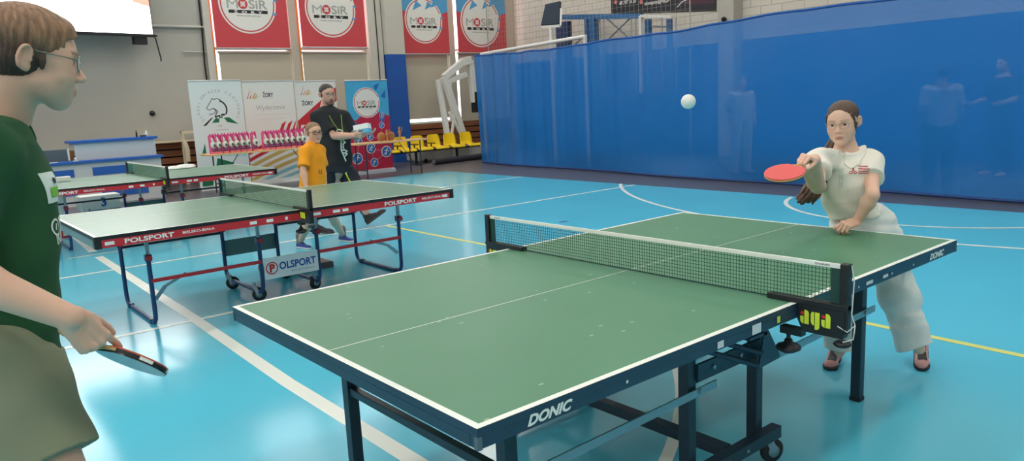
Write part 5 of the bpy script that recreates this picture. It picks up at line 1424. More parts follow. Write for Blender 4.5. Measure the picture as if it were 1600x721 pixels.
# ------ roll-up stands
def rollup(a, b, y, z1, label, draw, mats):
    root = thing('roll_up_banner', ((a+b)/2, y, 0), label, 'banner', 'roll-up stands behind the prize table'); w = b-a
    m = MB(); fr = ((a, y, 0), (1,0,0), (0,0,1)); m.box((a, y, 0.07), (b, y+0.004, z1), 0); draw(m, fr, w, z1); m.build('printed_panel', mats, root)
    bs = MB(); bs.prism([(-0.10, 0), (0.10, 0), (0.08, 0.06), (0.03, 0.085), (-0.03, 0.085), (-0.08, 0.06)], ((a-0.01, y, 0), (0,1,0), (0,0,1)), -(w+0.02)); bs.build('base_cassette', M_ALU, root)
    t = MB(); t.cyl((a, y, z1+0.008), (b, y, z1+0.008), 0.014, 8); t.build('top_rail', M_ALU, root)
    p = MB(); p.cyl(((a+b)/2, y+0.03, 0.06), ((a+b)/2, y+0.03, z1), 0.01, 8); p.build('support_pole', M_ALU, root)
    f = MB()
    for x in (a+0.12, b-0.12): f.box((x-0.02, y-0.16, 0), (x+0.02, y+0.16, 0.012))
    f.build('foot_edge', M_ALU, root)
def chess(m, fr, w, z1):
    cx_, cy_ = w*0.52, 1.58
    for txt, a0, a1 in (('ŚLĄSKI', 3.75, 2.75), ('ZWIĄZEK', 2.48, 1.45), ('SZACHOWY', 1.12, -0.48)):
        for i, ch in enumerate(txt):
            a = a0+(a1-a0)*i/(len(txt)-1); m.text(ch, cx_+0.40*math.cos(a), cy_+0.36*math.sin(a), 0.055, fr, 0.001, 3, bold=0.0, rot=a-PI/2)
    horse = [(-0.20,-0.02),(-0.10,0.0),(-0.06,0.05),(-0.10,0.10),(-0.20,0.07),(-0.24,0.11),(-0.20,0.16),(-0.14,0.24),(-0.11,0.30),(-0.08,0.27),(-0.02,0.29),(0.06,0.26)]
    m.line2(horse, 0.012, ((fr[0][0]+cx_, fr[0][1], 1.50), fr[1], fr[2]), 0.001, 2)
    m.line2([(-0.10,0.10),(-0.03,0.04),(-0.09,-0.06),(-0.06,-0.10)], 0.018, ((fr[0][0]+cx_, fr[0][1], 1.50), fr[1], fr[2]), 0.001, 2)
    m.ring(cx_-0.03, 1.57, 0.17, 0.20, fr, 0.001, 2, -0.55, 1.25)
    f2 = ((fr[0][0]+cx_, fr[0][1], 1.32), fr[1], fr[2])
    for p, c in (([(-0.34,-0.05),(-0.28,-0.05),(-0.12,0.11),(-0.17,0.09)], 2), ([(-0.16,0.0),(-0.02,0.0),(-0.01,0.08),(-0.09,0.08)], 1), ([(0.08,0.09),(0.19,0.09),(0.36,-0.05),(0.14,0.0)], 1), ([(-0.10,0.10),(0.02,0.12),(0.01,0.15),(-0.07,0.13)], 2), ([(0.03,0.12),(0.12,0.14),(0.10,0.17),(0.03,0.16)], 2), ([(-0.02,0.085),(0.06,0.085),(0.06,0.115),(-0.01,0.115)], 1)): m.flat(p, f2, 0.001, c)
    m.text('1928', cx_-0.02, 1.25, 0.04, fr, 0.001, 3); m.rect(cx_-0.12, 1.17, cx_+0.14, 1.178, fr, 0.001, 3)
    for p in ([(0.10,0.68),(0.20,0.68),(0.19,0.93)], [(0.30,0.20),(0.60,0.16),(0.72,0.5),(0.40,0.62)], [(0.05,0.08),(0.26,0.08),(0.30,0.33),(0.08,0.34)]): m.flat(p, fr, 0.001, 1)
    m.flat([(0.38,0.66),(1.0,0.6),(1.0,1.0),(0.8,0.98)], fr, 0.0006, 4)
    m.rect(0.0, z1-0.05, w, z1, fr, 0.001, 0)
rollup(3.76, 4.79, 14.0, 2.13, 'white roll-up stand with a chess knight emblem, leftmost of the stands', chess, [M_BPALE, M_BGRN, M_BINK, M_BGRY, mat('banner_mint', (186, 214, 216), rough=0.5)])
def flame(m, fr, x, y, s):
    for i, (dx, c) in enumerate(((-0.5, 2), (-0.22, 2), (0.05, 3))):
        m.flat([(x+s*(dx-0.12), y), (x+s*dx, y), (x+s*(dx+0.32), y+s*(1.2-0.25*i)), (x+s*(dx+0.2), y+s*(0.55))], fr, 0.001, c)
    for i in range(3): m.line2([(x+s*(0.0+0.1*i), y-s*0.02), (x+s*(0.42+0.08*i), y+s*(0.55-0.16*i))], s*0.07, fr, 0.0012, 4)
def zory(m, fr, w, z1):
    flame(m, fr, 0.19, 1.76, 0.20); m.text('ŻORY', 0.52, 1.84, 0.085, fr, 0.001, 1, bold=0.03, wid=0.22); m.rect(0.43, 1.765, 0.62, 1.77, fr, 0.001, 5)
    m.text('Wydarzenie', 0.55, 1.56, 0.095, fr, 0.001, 5, bold=-0.005, wid=0.62)
    m.rect(0.18, 1.42, 0.98, 1.432, fr, 0.001, 6); m.rect(0.28, 1.33, 0.86, 1.342, fr, 0.001, 6)
    for i, x in enumerate((0.60, 0.74, 0.88, 1.02)):
        m.flat([(x, 0.90), (x+0.08, 0.90), (min(x+0.26, w), 1.28-0.0*i), (min(x+0.16, w), 1.22)], fr, 0.001, 2)
    for i, c in enumerate((2, 2, 4, 4, 4, 7, 7)):
        y0 = 0.62-0.14*i
        P = []; Q = []
        for q in range(13):
            t = q/12; x = w*t; yy = y0+0.50*t**1.0-0.12*t*t; P.append((x, max(0.09, yy))); Q.append((x, max(0.09, yy+0.075)))
        m.flat([(a, min(b, 0.93)) for a, b in P] + [(a, min(b, 0.93)) for a, b in Q[::-1]], fr, 0.001, c)
ZM = [M_BWHT, M_BINK, M_RED, mat('banner_orange', (226, 150, 80), rough=0.6), M_BOCH, M_BGRY, mat('banner_pinkgrey', (226, 206, 206), rough=0.6), M_BTEAL]
rollup(4.81, 5.90, 14.0, 2.10, 'white roll-up stand headed Wydarzenie with striped foot, beside the chess stand', zory, ZM)
def zory2(m, fr, w, z1):
    flame(m, fr, 0.24, 1.80, 0.20); m.text('ŻORY', 0.26, 1.64, 0.085, fr, 0.001, 1, bold=0.03, wid=0.26)
    m.flat([(0, 1.0), (0, 1.26), (w, 1.95), (w, 1.66)], fr, 0.001, 2); m.flat([(0.06, 1.17), (0.06, 1.06), (0.16, 1.17)], fr, 0.002, 0)
    m.text('KULTURA', 0.45, 1.45, 0.05, fr, 0.002, 0, rot=0.62, wid=0.3)
    m.flat([(0, 0.2), (w, 0.7), (w, 0.9), (0, 0.4)], fr, 0.001, 4)
rollup(5.95, 6.90, 14.05, 2.08, 'white roll-up stand with a red band across, half hidden behind the man', zory2, ZM)
def sport(m, fr, w, z1):
    m.flat([(0, 1.28), (0.2, 1.20), (0.34, 1.30), (0.62, 1.25), (0.80, 1.36), (w, 1.26), (w, z1), (0, z1)], fr, 0.001, 1)
    for p in ([(0.7,1.95),(0.86,2.0),(0.75,1.82)], [(0.86,1.7),(1.0,1.86),(0.98,1.66)]): m.flat(p, fr, 0.0015, 6)
    for p in ([(0.1,1.22),(0.24,1.14),(0.1,1.05)], [(0.76,1.2),(0.95,1.3),(0.9,1.1)], [(0.3,1.12),(0.44,1.1),(0.36,0.98)]): m.flat(p, fr, 0.0015, 7)
    mosir_badge(m, 0.50, 1.58, 0.335, fr, 0.002, 8, 2, 3, 4)
    IC = [(0.22,0.74,0.10),(0.52,0.56,0.115),(0.80,0.76,0.085),(0.91,0.46,0.13),(0.58,0.24,0.10),(0.16,0.36,0.13),(0.84,1.06,0.07),(0.52,0.82,0.085),(0.86,1.28,0.06)]
    for a, b in ((0,1),(1,2),(1,3),(1,4),(0,5),(3,4),(2,6),(7,1),(6,8),(4,5),(7,2)): m.line2([IC[a][:2], IC[b][:2]], 0.012, fr, 0.0018, 5)
    for i, (x, y, r) in enumerate(IC):
        m.disc(x, y, r, fr, 0.003, 2, 24); m.disc(x, y, r*0.86, fr, 0.004, 7, 24); a = i*0.7
        m.disc(x+r*0.15, y+r*0.45, r*0.14, fr, 0.005, 2, 10)
        m.line2([(x+r*0.1, y+r*0.3), (x-r*0.05, y-r*0.1), (x+r*0.3*math.cos(a), y-r*0.6)], r*0.14, fr, 0.005, 2); m.line2([(x-r*0.05, y-r*0.1), (x-r*0.45, y-r*0.4)], r*0.14, fr, 0.005, 2); m.line2([(x-r*0.4, y+r*0.1+r*0.1*math.sin(a)), (x+r*0.1, y+r*0.24), (x+r*0.5, y+r*0.05)], r*0.12, fr, 0.005, 2)
rollup(6.97, 8.03, 13.75, 2.06, 'blue and crimson roll-up stand with round badge and sport icons', sport, [M_BCRIM, M_BSKY, M_BWHT, M_BGRY, M_BINK, M_BPINK, M_BDEEP, M_BDEEP, M_RED])

# ------ table with prizes
M_TTOP = mat('table_beech', (222, 176, 122), rough=0.4, var=0.06, vscale=4, stretch=(0.3, 3, 3))
def folding_table(x0, x1, y0, y1, z, label, mats, group=None):
    root = thing('folding_table', ((x0+x1)/2, (y0+y1)/2, 0), label, 'table', group)
    t = MB(); t.box((x0, y0, z-0.03), (x1, y1, z)); t.build('tabletop', mats, root, bevel=0.004)
    for x, s in ((x0+0.22, 1), (x1-0.22, -1)):
        for y in (y0+0.06, y1-0.06):
            l = MB(); l.cyl((x, y, 0), (x, y, z-0.03), 0.014, 8); l.build('leg', M_NAVYD, root)
        b = MB(); b.cyl((x, y0+0.06, 0.18), (x, y1-0.06, 0.18), 0.011, 8); b.cyl((x, (y0+y1)/2, 0.18), (x+s*0.4, (y0+y1)/2, z-0.04), 0.008, 6); b.build('brace', M_NAVYD, root)
    return root
folding_table(3.62, 5.95, 12.75, 13.35, 0.76, 'long wooden folding table carrying the row of pink prize packages', M_TTOP)
M_PKG = mat('package_pink', (226, 60, 128), rough=0.35, var=0.3, vscale=20)
M_PKL = mat('package_pale_pink', (240, 168, 190), rough=0.4)
M_PLUSH = mat('plush_cream', (228, 222, 204), rough=0.9)
M_PGRY = mat('plush_grey', (86, 84, 92), rough=0.8)
M_PURP = mat('package_purple', (128, 70, 120), rough=0.5)
us = [(150,0),(205,0),(270,0),(335,0),(390,0),(450,0),(505,0),(578,0),(690,0),(745,0),(800,0),(850,0),(905,0),(960,0),(1020,0),(1068,0)]
pk0 = None
for i, (px, _) in enumerate(us):
    u = 310+px/6.55; X = on_y(u, 232-0.07*(u-325), 12.95); x = X[0]
    lb = 'pink prize package with a cream toy, in the row on the wooden table'
    if pk0 is None:
        pk0 = thing('prize_package', (x, 12.95, 0.76), lb, 'package', 'pink prize packages in a row'); q = x
        b = MB(); w = 0.047
        b.box((q-w, 12.95, 0.76), (q+w, 13.03, 1.10), 0); b.box((q-w, 12.88, 0.76), (q+w, 12.95, 0.80), 2)
        b.flat([(-w, 0.02), (-w*0.8, 0), (-w*0.8, 0.33), (-w, 0.34)], ((q, 12.94, 0.76), (1,0,0), (0,0,1)), 0.0, 1)
        b.flat([(-w, 0.0), (-w*0.6, 0.04), (0, 0.0), (w*0.6, 0.04), (w, 0.0)], ((q, 12.97, 1.10), (1,0,0), (0,0,1)), 0.0, 0)
        b.build('package', [M_PKG, M_PKL, mat('package_base', (236, 120, 130), rough=0.5)], pk0, bevel=0.003)
        f = MB(); f.ball((q, 12.915, 0.925), (0.049, 0.04, 0.068), 14, 0); f.ball((q-0.012, 12.905, 1.0), (0.018, 0.018, 0.05), 12, 0); f.ball((q-0.026, 12.90, 1.03), (0.012, 0.012, 0.05), 8, 0); f.ball((q+0.008, 12.87, 0.915), (0.022, 0.012, 0.028), 12, 1); f.ball((q, 12.905, 0.83), (0.042, 0.035, 0.03), 12, 2)
        f.build('toy', [M_PLUSH, M_PGRY, M_PURP], pk0)
    else:
        dup(pk0, (x, 12.95, 0.76))

# ------ wooden table with wooden awards, right of the sport stand
folding_table(6.45, 8.22, 12.45, 13.0, 0.75, 'pale wooden folding table with dark legs in front of the yellow seats', M_TTOP)
M_AWD = mat('award_wood', (176, 116, 70), rough=0.5, var=0.2, vscale=12)
for i, (u, z_) in enumerate(((596, 0), (611, 0))):
    x = on_y(u, 218, 12.75)[0]; r = thing('round_award', (x, 12.75, 0.75), ('round brown wooden award on the folding table, nearest the sport stand', 'round brown wooden award on the folding table, between two small figures')[i], 'award')
    d = MB(); d.lathe([(0,-0.015),(0.085,-0.015),(0.095,0),(0.085,0.015),(0,0.015)], (x, 12.75, 0.85), (0.15,1,0.1), 24); d.build('disc', M_AWD, r)
    f = MB(); f.box((x-0.05, 12.72, 0.75), (x+0.05, 12.78, 0.775)); f.build('foot_block', M_AWD, r)
for i, (u, h) in enumerate(((604, 0.25), (624, 0.29))):
    x = on_y(u, 218, 12.75)[0]; r = thing('carved_figure', (x, 12.72, 0.75), ('small carved brown figure between the two round awards', 'taller carved brown figure at the right end of the awards')[i], 'figure')
    d = MB(); d.lathe([(0,0),(0.045,0),(0.04,0.02),(0.016,0.04),(0.03,h*0.5),(0.036,h*0.62),(0.014,h*0.75),(0.028,h*0.88),(0,h)], (x, 12.72, 0.75), n=14); d.build('figurine_body', M_AWD, r)
    a = MB(); a.tube([(x-0.01, 12.72, 0.75+h*0.6), (x+0.06, 12.71, 0.75+h*0.7), (x+0.05, 12.70, 0.75+h*0.95)], 0.010, 6); a.build('raised_arm', M_AWD, r)

# ------ row of yellow seats
M_YSEAT = mat('seat_yellow', (244, 206, 20), rough=0.35)
st_ = thing('seat_row', (9.6, 14.8, 0), 'row of seven yellow plastic seats on one dark beam along the windows', 'seats')
def seat_mesh(x):
    S = []; n = 9; prof = [(-0.40, 0.36), (-0.38, 0.395), (-0.30, 0.40), (-0.15, 0.385), (-0.03, 0.385), (0.02, 0.41), (0.05, 0.50), (0.075, 0.62), (0.09, 0.70), (0.095, 0.715)]
    wd = [0.20, 0.215, 0.22, 0.22, 0.21, 0.205, 0.20, 0.185, 0.165, 0.13]
    V = []
    for (y, z), w in zip(prof, wd):
        for k in range(n):
            t = -1+2*k/(n-1); c = t*t
            V.append((x+w*t, 14.8+y-0.035*c*(1 if z > 0.42 else 0), z+0.03*c*(1 if z < 0.42 and y > -0.38 else 0)))
    V = np.array(V); m = MB(); V2 = V + np.array((0, 0.008, -0.008))
    F = [(i*n+k, i*n+k+1, (i+1)*n+k+1, (i+1)*n+k) for i in range(len(prof)-1) for k in range(n-1)]; N_ = len(V)
    E = list(range(n)) + [i*n+n-1 for i in range(1, len(prof))] + list(range((len(prof)-1)*n+n-2, (len(prof)-1)*n-1, -1)) + [i*n for i in range(len(prof)-2, 0, -1)]
    m.add(np.concatenate([V, V2]), F + [tuple(N_+j for j in f[::-1]) for f in F] + [(E[i], N_+E[i], N_+E[(i+1) % len(E)], E[(i+1) % len(E)]) for i in range(len(E))], 0, True)
    return m
for x in (7.95, 8.45, 8.93, 9.42, 9.92, 10.42, 10.95): seat_mesh(x).build('seat', M_YSEAT, st_)
b = MB(); b.box((7.7, 14.55, 0.315), (11.2, 14.60, 0.365)); b.build('beam', M_BLACK, st_)
for x in (8.1, 9.2, 10.45):
    b = MB(); b.box((x-0.025, 14.55, 0), (x+0.025, 14.60, 0.32)); b.box((x-0.025, 14.42, 0), (x+0.025, 14.74, 0.025)); b.build('leg', M_BLACK, st_)
for x in (8.68, 9.17, 9.67):
    b = MB(); b.box((x-0.015, 14.40, 0.50), (x+0.015, 14.72, 0.525)); b.box((x-0.012, 14.56, 0.36), (x+0.012, 14.59, 0.5)); b.build('armrest', M_BLACK, st_)

# ------ rolled mat on the floor
mr = thing('rolled_mat', (10.3, 14.35, 0), 'black rolled-up mat lying on the floor under the yellow seats', 'mat')
a_, b_ = vz((9.40, 14.12, 0.075)), vz((11.15, 14.30, 0.075)); m = MB(); m.cyl(a_, b_, 0.075, 24); m.build('roll', mat('mat_black', (40, 40, 48), rough=0.7), mr)
m = MB(); d = unit(b_-a_); sp = []
for q in range(50):
    t = q/49; an = 6*PI*t; e1 = unit(np.cross(d, UP)); sp.append(a_ - d*0.003 + (e1*math.cos(an)+UP*math.sin(an))*(0.012+0.055*t))
m.tube(sp, 0.004, 5); m.build('roll_end', M_STEEL, mr)

# ------ folded white basketball stand by the windows
M_HOOPW = mat('hoist_white', (226, 226, 222), rough=0.45)
bs = thing('basketball_stand', (10.9, 15.3, 0), 'folded white steel basketball stand behind the curtain edge at the windows', 'basketball stand')
b = MB(); b.box((9.55, 15.0, 0.05), (11.9, 15.6, 0.30)); b.build('base_box', mat('stand_base_grey', (178, 180, 176), rough=0.5), bs, bevel=0.02)
for x in (9.75, 11.7):
    w = MB(); w.lathe([(0,-0.03),(0.05,-0.03),(0.055,0),(0.05,0.03),(0,0.03)], (x, 15.0, 0.055), (0,1,0), 16); w.build('wheel', M_BLACK, bs)
J = {k: on_y(u, v, 15.2) for k, (u, v) in dict(k=(694, 121), t=(722, 97), t2=(734, 94), m=(728, 116), f1=(724, 212), f2=(697, 208), b1=(741, 160), c=(712, 170), e1=(702, 175)).items()}
def beam(n, p, q, w): 
    m = MB(); m.bar(J[p] if isinstance(p, str) else p, J[q] if isinstance(q, str) else q, w, w); m.build(n, M_HOOPW, bs, bevel=0.006)
foot = vz((11.25, 15.2, 0.30)); foot2 = vz((10.66, 15.2, 0.30))
beam('upper_arm', 'k', 't', 0.16); beam('cross_arm', 'm', J['k']+vz((0.1,0,-0.12)), 0.13); beam('drop_arm', 't2', 'b1', 0.15)
beam('lower_arm', 'k', foot, 0.15); beam('lower_arm', J['k']+vz((-0.02,0.25,-0.05)), foot2, 0.12); beam('diagonal_brace', J['e1'], foot, 0.07); beam('diagonal_brace', J['c'], foot2, 0.06); beam('head_plate', 't', 't2', 0.2)
hd = MB(); hd.box((11.55, 15.1, 1.2), (11.75, 15.3, 1.75)); hd.build('counterweight', M_DARK, bs)

# ------ radiator slat covers under the windows
def slats(n, x0, x1, z0, z1, k):
    root = thing('radiator_cover', ((x0+x1)/2, YW-0.12, z0), n, 'radiator cover'); h = (z1-z0)/k
    bk = MB(); bk.box((x0, YW-0.03, z0), (x1, YW-0.005, z1)); bk.build('back_board', M_DARK, root)
    s = MB()
    for i in range(k): s.box((x0, YW-0.12, z0+i*h+0.025), (x1, YW-0.08, z0+(i+1)*h-0.01))
    s.build('wood_slat', M_WOOD, root)
    e = MB()
    for x in np.arange(x0+0.02, x1, 1.0): e.box((x, YW-0.10, z0), (x+0.03, YW-0.06, z1))
    e.build('post_edge', M_DARK, root)
slats('brown wooden slat cover along the wall between the counter and the stands', 2.2, 8.9, 0.12, 0.92, 5)
slats('brown wooden slat cover under the window behind the yellow seats', 9.95, 13.6, 0.30, 0.96, 4)

# ------ blue and grey counter
M_CNT = mat('counter_grey', (202, 202, 202), rough=0.5)
M_CBL = mat('counter_blue', (38, 92, 176), rough=0.45)
ct_ = thing('reception_counter', (2.0, 13.9, 0), 'two tier grey counter with blue tops and blue panels against the back wall', 'counter')
m = MB(); m.box((0.2, 13.62, 0), (3.0, 14.1, 0.745)); m.build('lower_body', M_CNT, ct_)
m = MB(); m.box((0.15, 13.56, 0.745), (3.04, 14.12, 0.79)); m.build('lower_top', M_CBL, ct_, bevel=0.004)
m = MB(); m.box((1.66, 13.86, 0.79), (3.0, 14.30, 1.09)); m.box((1.66, 14.1, 0), (3.0, 14.3, 0.79)); m.build('upper_body', M_CNT, ct_)
m = MB(); m.box((1.60, 13.80, 1.09), (3.04, 14.34, 1.135)); m.build('upper_top', M_CBL, ct_, bevel=0.004)
for x0, x1, z0, z1 in ((0.75, 1.56, 0.52, 0.65), (1.85, 2.50, 0.52, 0.66), (1.2, 1.56, 0.2, 0.38), (1.95, 2.72, 0.12, 0.28)):
    m = MB(); m.box((x0, 13.605, z0), (x1, 13.62, z1)); m.build('blue_panel', M_CBL, ct_)
m = MB(); m.box((1.02, 13.85, 0.80), (1.55, 13.89, 1.0), 0); m.box((1.54, 13.845, 0.80), (1.57, 13.895, 1.0), 1); m.box((1.2, 13.8, 0.79), (1.35, 13.95, 0.80), 0)
tag(m.build('monitor', [mat('monitor_grey', (86, 96, 104), rough=0.4), M_WHITE]), 'grey monitor standing on the lower counter top', 'monitor')
m = MB(); m.box((1.50, 13.95, 0.79), (1.655, 14.1, 0.97)); tag(m.build('carton', mat('carton_brown', (158, 104, 62), rough=0.8), bevel=0.004), 'brown carton on the counter beside the grey monitor', 'carton')
m = MB(); m.ball((1.62, 13.64, 0.83), 0.028, 12); m.box((1.58, 13.61, 0.79), (1.66, 13.68, 0.806)); tag(m.build('tape_dispenser', M_WHITE), 'small white round item on the lower counter edge by the carton', 'dispenser')
m = MB(); m.box((1.20, 13.60, 0.79), (1.34, 13.68, 0.80)); tag(m.build('paper_slip', M_WHITE), 'white paper slip lying on the lower counter in front of the monitor', 'paper')
def bottle(x, y, z, h, r, mt, nm, lb):
    m = MB(); m.lathe([(0,0),(r,0),(r,h*0.55),(r*0.45,h*0.75),(r*0.45,h*0.97),(0,h)], (x, y, z), n=14); tag(m.build(nm, mt), lb, nm)
bottle(2.72, 13.95, 1.135, 0.13, 0.016, M_BINK, 'bottle', 'thin dark bottle standing on the upper counter top')
bottle(2.90, 13.98, 1.135, 0.11, 0.026, M_WHITE, 'jar', 'small white jar at the right end of the upper counter')
m = MB(); m.box((2.78, 13.94, 1.135), (2.88, 14.0, 1.165)); tag(m.build('phone_box', M_NAVYD, bevel=0.004), 'small dark blue box beside the white jar on the counter', 'box')
# cream wooden frame and strap near the slats
M_CRM = mat('cream_wood', (222, 206, 176), rough=0.6)
wf_ = thing('wooden_rack', (4.1, 15.9, 0), 'small cream wooden rack with a hanging cloth behind the chess stand', 'rack')
for x in (4.08, 4.6):
    m = MB(); m.box((x-0.03, 15.8, 0), (x+0.03, 15.86, 1.16)); m.build('post', M_CRM, wf_)
m = MB(); m.box((4.05, 15.79, 1.10), (4.63, 15.87, 1.16)); m.build('top_bar', M_CRM, wf_)
m = MB(); m.box((3.0, 15.80, 0.93), (4.5, 16.06, 0.965)); m.build('shelf_board', M_CRM, wf_)
m = MB()
pts = [(4.07, 15.78, 0.98), (4.10, 15.76, 0.9), (4.13, 15.74, 0.75), (4.12, 15.74, 0.6), (4.12, 15.74, 0.5)]
V = []
for (x, y, z) in pts: V += [(x-0.045, y, z), (x+0.045, y, z)]
V = np.array(V); m.add(np.concatenate([V, V+vz((0,0.012,0))]), [(2*i,2*i+1,2*i+3,2*i+2) for i in range(4)] + [(10+2*i,12+2*i,13+2*i,11+2*i) for i in range(4)] + [(2*i,2*i+2,12+2*i,10+2*i) for i in range(4)] + [(2*i+1,11+2*i,13+2*i,2*i+3) for i in range(4)], 0, True); m.build('cloth_strip', M_CRM, wf_)
# on the farther table: white cloth and a white box
S = Sculpt(); c = on_z(278, 263, 0.77); S.u(ell(c+vz((0,0,0.0)), (0.22, 0.13, 0.03)), 0.02); S.u(ell(c+vz((0.12,0.03,0.012)), (0.12, 0.10, 0.03)), 0.02); S.disp(lambda P: 0.006*np.sin(P[:,0]*45+3*np.sin(P[:,1]*20))); S.cut(vz((0,0,0.7615)), -UP)
tw = thing('white_cloth', (c[0], c[1], 0.761), 'crumpled white cloth lying on the farther table right of its net', 'cloth'); S.build('cloth_fold', M_WHITE, tw, 0.012)
c = on_z(93, 284.5, 0.76); m = MB(); m.box((c[0]-0.12, c[1]-0.05, 0.761), (c[0]+0.12, c[1]+0.05, 0.82)); tag(m.build('white_tray', M_WHITE, bevel=0.006), 'low white box on the farther table beside the teenager', 'box')
# number box 3 and score stand under the farther table
nb_ = thing('number_box', (1.30, 9.9, 0), 'white box marked with a blue 3 standing under the farther table', 'number box')
P = [on_y(u, v, 9.9) for u, v in ((128, 327), (190, 322), (190, 302), (129, 307))]
x0, x1 = P[0][0], P[1][0]; z1 = P[2][2]; zb = z1-0.19
m = MB(); m.box((x0, 9.9, zb), (x1, 10.2, z1), 0); fr = ((x0, 9.9, zb), (1,0,0), (0,0,1)); m.text('3', (x1-x0)*0.56, 0.10, 0.115, fr, 0.002, 1, bold=0.03); m.text('e', (x1-x0)*0.18, 0.015, 0.03, fr, 0.002, 1, bold=0.04)
m.box((x0+0.06, 9.93, 0.0), (x1, 10.2, zb), 2); m.rect((x1-x0)*0.5, -zb+0.01, (x1-x0), -0.01, ((x0, 9.925, zb), (1,0,0), (0,0,1)), 0.003, 3)
m.build('box_body', [M_WHITE, M_PBLU, mat('box_lower_blue', (70, 90, 150), rough=0.5), M_REDR], nb_, bevel=0.004)
fl_p = MB(); fl_p.flat([(-0.06, 0.20), (0.0, 0.17), (0.0, 0.02), (-0.045, 0.05)], ((x0, 9.91, zb), (1,0,0), (0,0,1)), 0.0); fl_p.prism([(-0.07, 0.205), (0.0, 0.19), (0.0, 0.0), (-0.05, 0.03)], ((x0, 9.93, zb), (1,0,0), (0,0,1)), 0.01); fl_p.build('side_flap', M_WHITE, nb_)
P = [on_y(u, v, 9.75) for u, v in ((86, 303), (99, 303), (99, 332))]
m = MB(); m.box((P[0][0]-0.02, 9.75, 0.18), (P[1][0], 9.81, P[0][2]), 0); m.box((P[0][0], 9.73, 0), (P[1][0]+0.02, 9.85, 0.18), 1); m.rect(0.02, 0.03, 0.07, 0.12, ((P[0][0], 9.729, 0), (1,0,0), (0,0,1)), 0.001, 0)
tag(m.build('score_stand', [M_WHITE, M_REDR], bevel=0.004), 'upright white and red stand beside the number box', 'stand')
# step under the second table
c = on_z(466, 420); m = MB(); m.box((c[0]-0.30, c[1]-0.22, 0), (c[0]+0.26, c[1]+0.22, 0.055), 0); m.box((c[0]-0.29, c[1]-0.21, 0.055), (c[0]+0.25, c[1]+0.21, 0.06), 1)
tag(m.build('low_step', [mat('step_grey', (96, 92, 96), rough=0.6), mat('step_brown', (120, 98, 90), rough=0.6)], bevel=0.004), 'flat brown step on the floor behind the white sign panel', 'step')

# ------ projection screen
M_SCR = mat('screen_white', (250, 250, 250), rough=0.6, emit=(255, 253, 250), estr=3.6)
ps = thing('projection_screen', (1.6, 15.2, 3.0), 'large bright white projection screen hanging at the top left', 'screen')
br, bl_ = on_y(239, 56, 15.7), on_y(-60, 46, 15.0); X = unit(vz((br[0]-bl_[0], br[1]-bl_[1], 0))); wd = np.linalg.norm((br-bl_)[:2]); z0 = br[2]; hgt = 2.3
fr = (vz((bl_[0], bl_[1], z0)), X, UP); N = np.cross(X, UP)
m = MB(); m.flat([(0,0.03),(wd,0.03),(wd,hgt),(0,hgt)], fr, 0.004, 0)
m.text('7  15  12  37', wd*0.60, 0.62, 0.10, fr, 0.006, 1, bold=0.0, shear=0.3); m.flat([(wd-0.34, 0.66), (wd-0.0, 0.58), (wd, 0.9), (wd-0.34, 0.9)], fr, 0.005, 2); m.text('2025', wd*0.72, 0.27, 0.035, fr, 0.006, 3)
m.build('screen_surface', [M_SCR, mat('screen_text_grey', (150, 150, 150), rough=0.6), mat('screen_salmon', (238, 170, 150), rough=0.6, emit=(238, 170, 150), estr=0.6), mat('screen_text_pale', (226, 226, 226), rough=0.6)], ps)
m = MB(); m.prism([(0,0),(wd+0.02,0),(wd+0.02,hgt+0.05),(0,hgt+0.05)], fr, 0.05); m.prism([(0,-0.03),(wd+0.03,-0.03),(wd+0.03,0.03),(0,0.03)], (vz(fr[0])+N*0.02, X, UP), 0.06); m.build('screen_frame', M_BLACK, ps)
c = vz(fr[0])+X*(wd-0.27); m = MB(); m.prism([(-0.12,-0.18),(0.14,-0.18),(0.14,-0.03),(-0.12,-0.03)], (c, X, UP), 0.12); m.build('control_box', M_BLACK, ps)
c = vz(fr[0])+X*(wd+0.02); m = MB(); m.tube([c+UP*0.0, c+X*0.03+UP*-0.05, c+X*0.05+UP*-0.2, c+X*0.09+UP*-0.45, c+X*0.085+UP*-0.52], 0.014, 6); m.ball(c+UP*0.0+X*0.03, (0.05, 0.03, 0.02), 10); m.build('hanging_cord', M_BLACK, ps)
bk_ = MB()
for t in (0.2, 0.8): bk_.bar(vz(fr[0])+X*wd*t+UP*hgt, vz(fr[0])+X*wd*t+UP*(ZC-z0), 0.03, 0.03)
bk_.build('ceiling_hanger_frame', M_BLACK, ps)

# ------ beyond the curtain: steel frame, tilted board, goal bar, black banner, net
M_BFR = mat('frame_blue', (44, 104, 158), rough=0.45)
def fx_(u, v, x=13.2): return on_x(u, v, x)
hf = thing('basketball_hoist', (13.2, 9.5, 0), 'blue steel basketball wall frame standing behind the curtain', 'basketball frame')
def fb(n, a, b, w, mt=M_BFR, x=13.2, h=None):
    m = MB(); m.bar(fx_(*a, x), fx_(*b, x), w, h or w); m.build(n, mt, hf)
fb('top_beam', (878, 27), (1003, 25), 0.12)
def down(p, z): return vz((p[0], p[1], z))
for u, w in ((928, 0.16), (917, 0.10), (1013, 0.12), (1046, 0.10)):
    p = fx_(u, 27 if u < 1000 else 30); m = MB(); m.bar(p, down(p, 0), w, w); m.build('upright', M_BFR, hf)
p0, p1 = fx_(872, 36), fx_(891, 36); m = MB(); m.box((13.1, p1[1], 1.0), (13.25, p0[1], p0[2])); m.build('blue_housing', mat('housing_dark_blue', (30, 56, 96), rough=0.5), hf)
for a, b in (((937, 30), (937, 66)), ((943, 30), (943, 66)), ((986, 30), (986, 60)), ((993, 28), (993, 60)), ((1034, 28), (1034, 50)), ((1056, 28), (1056, 48))):
    p = fx_(*a); m = MB(); m.cyl(p, down(p, 1.5), 0.02, 6); m.build('thin_rod', M_STEEL, hf)
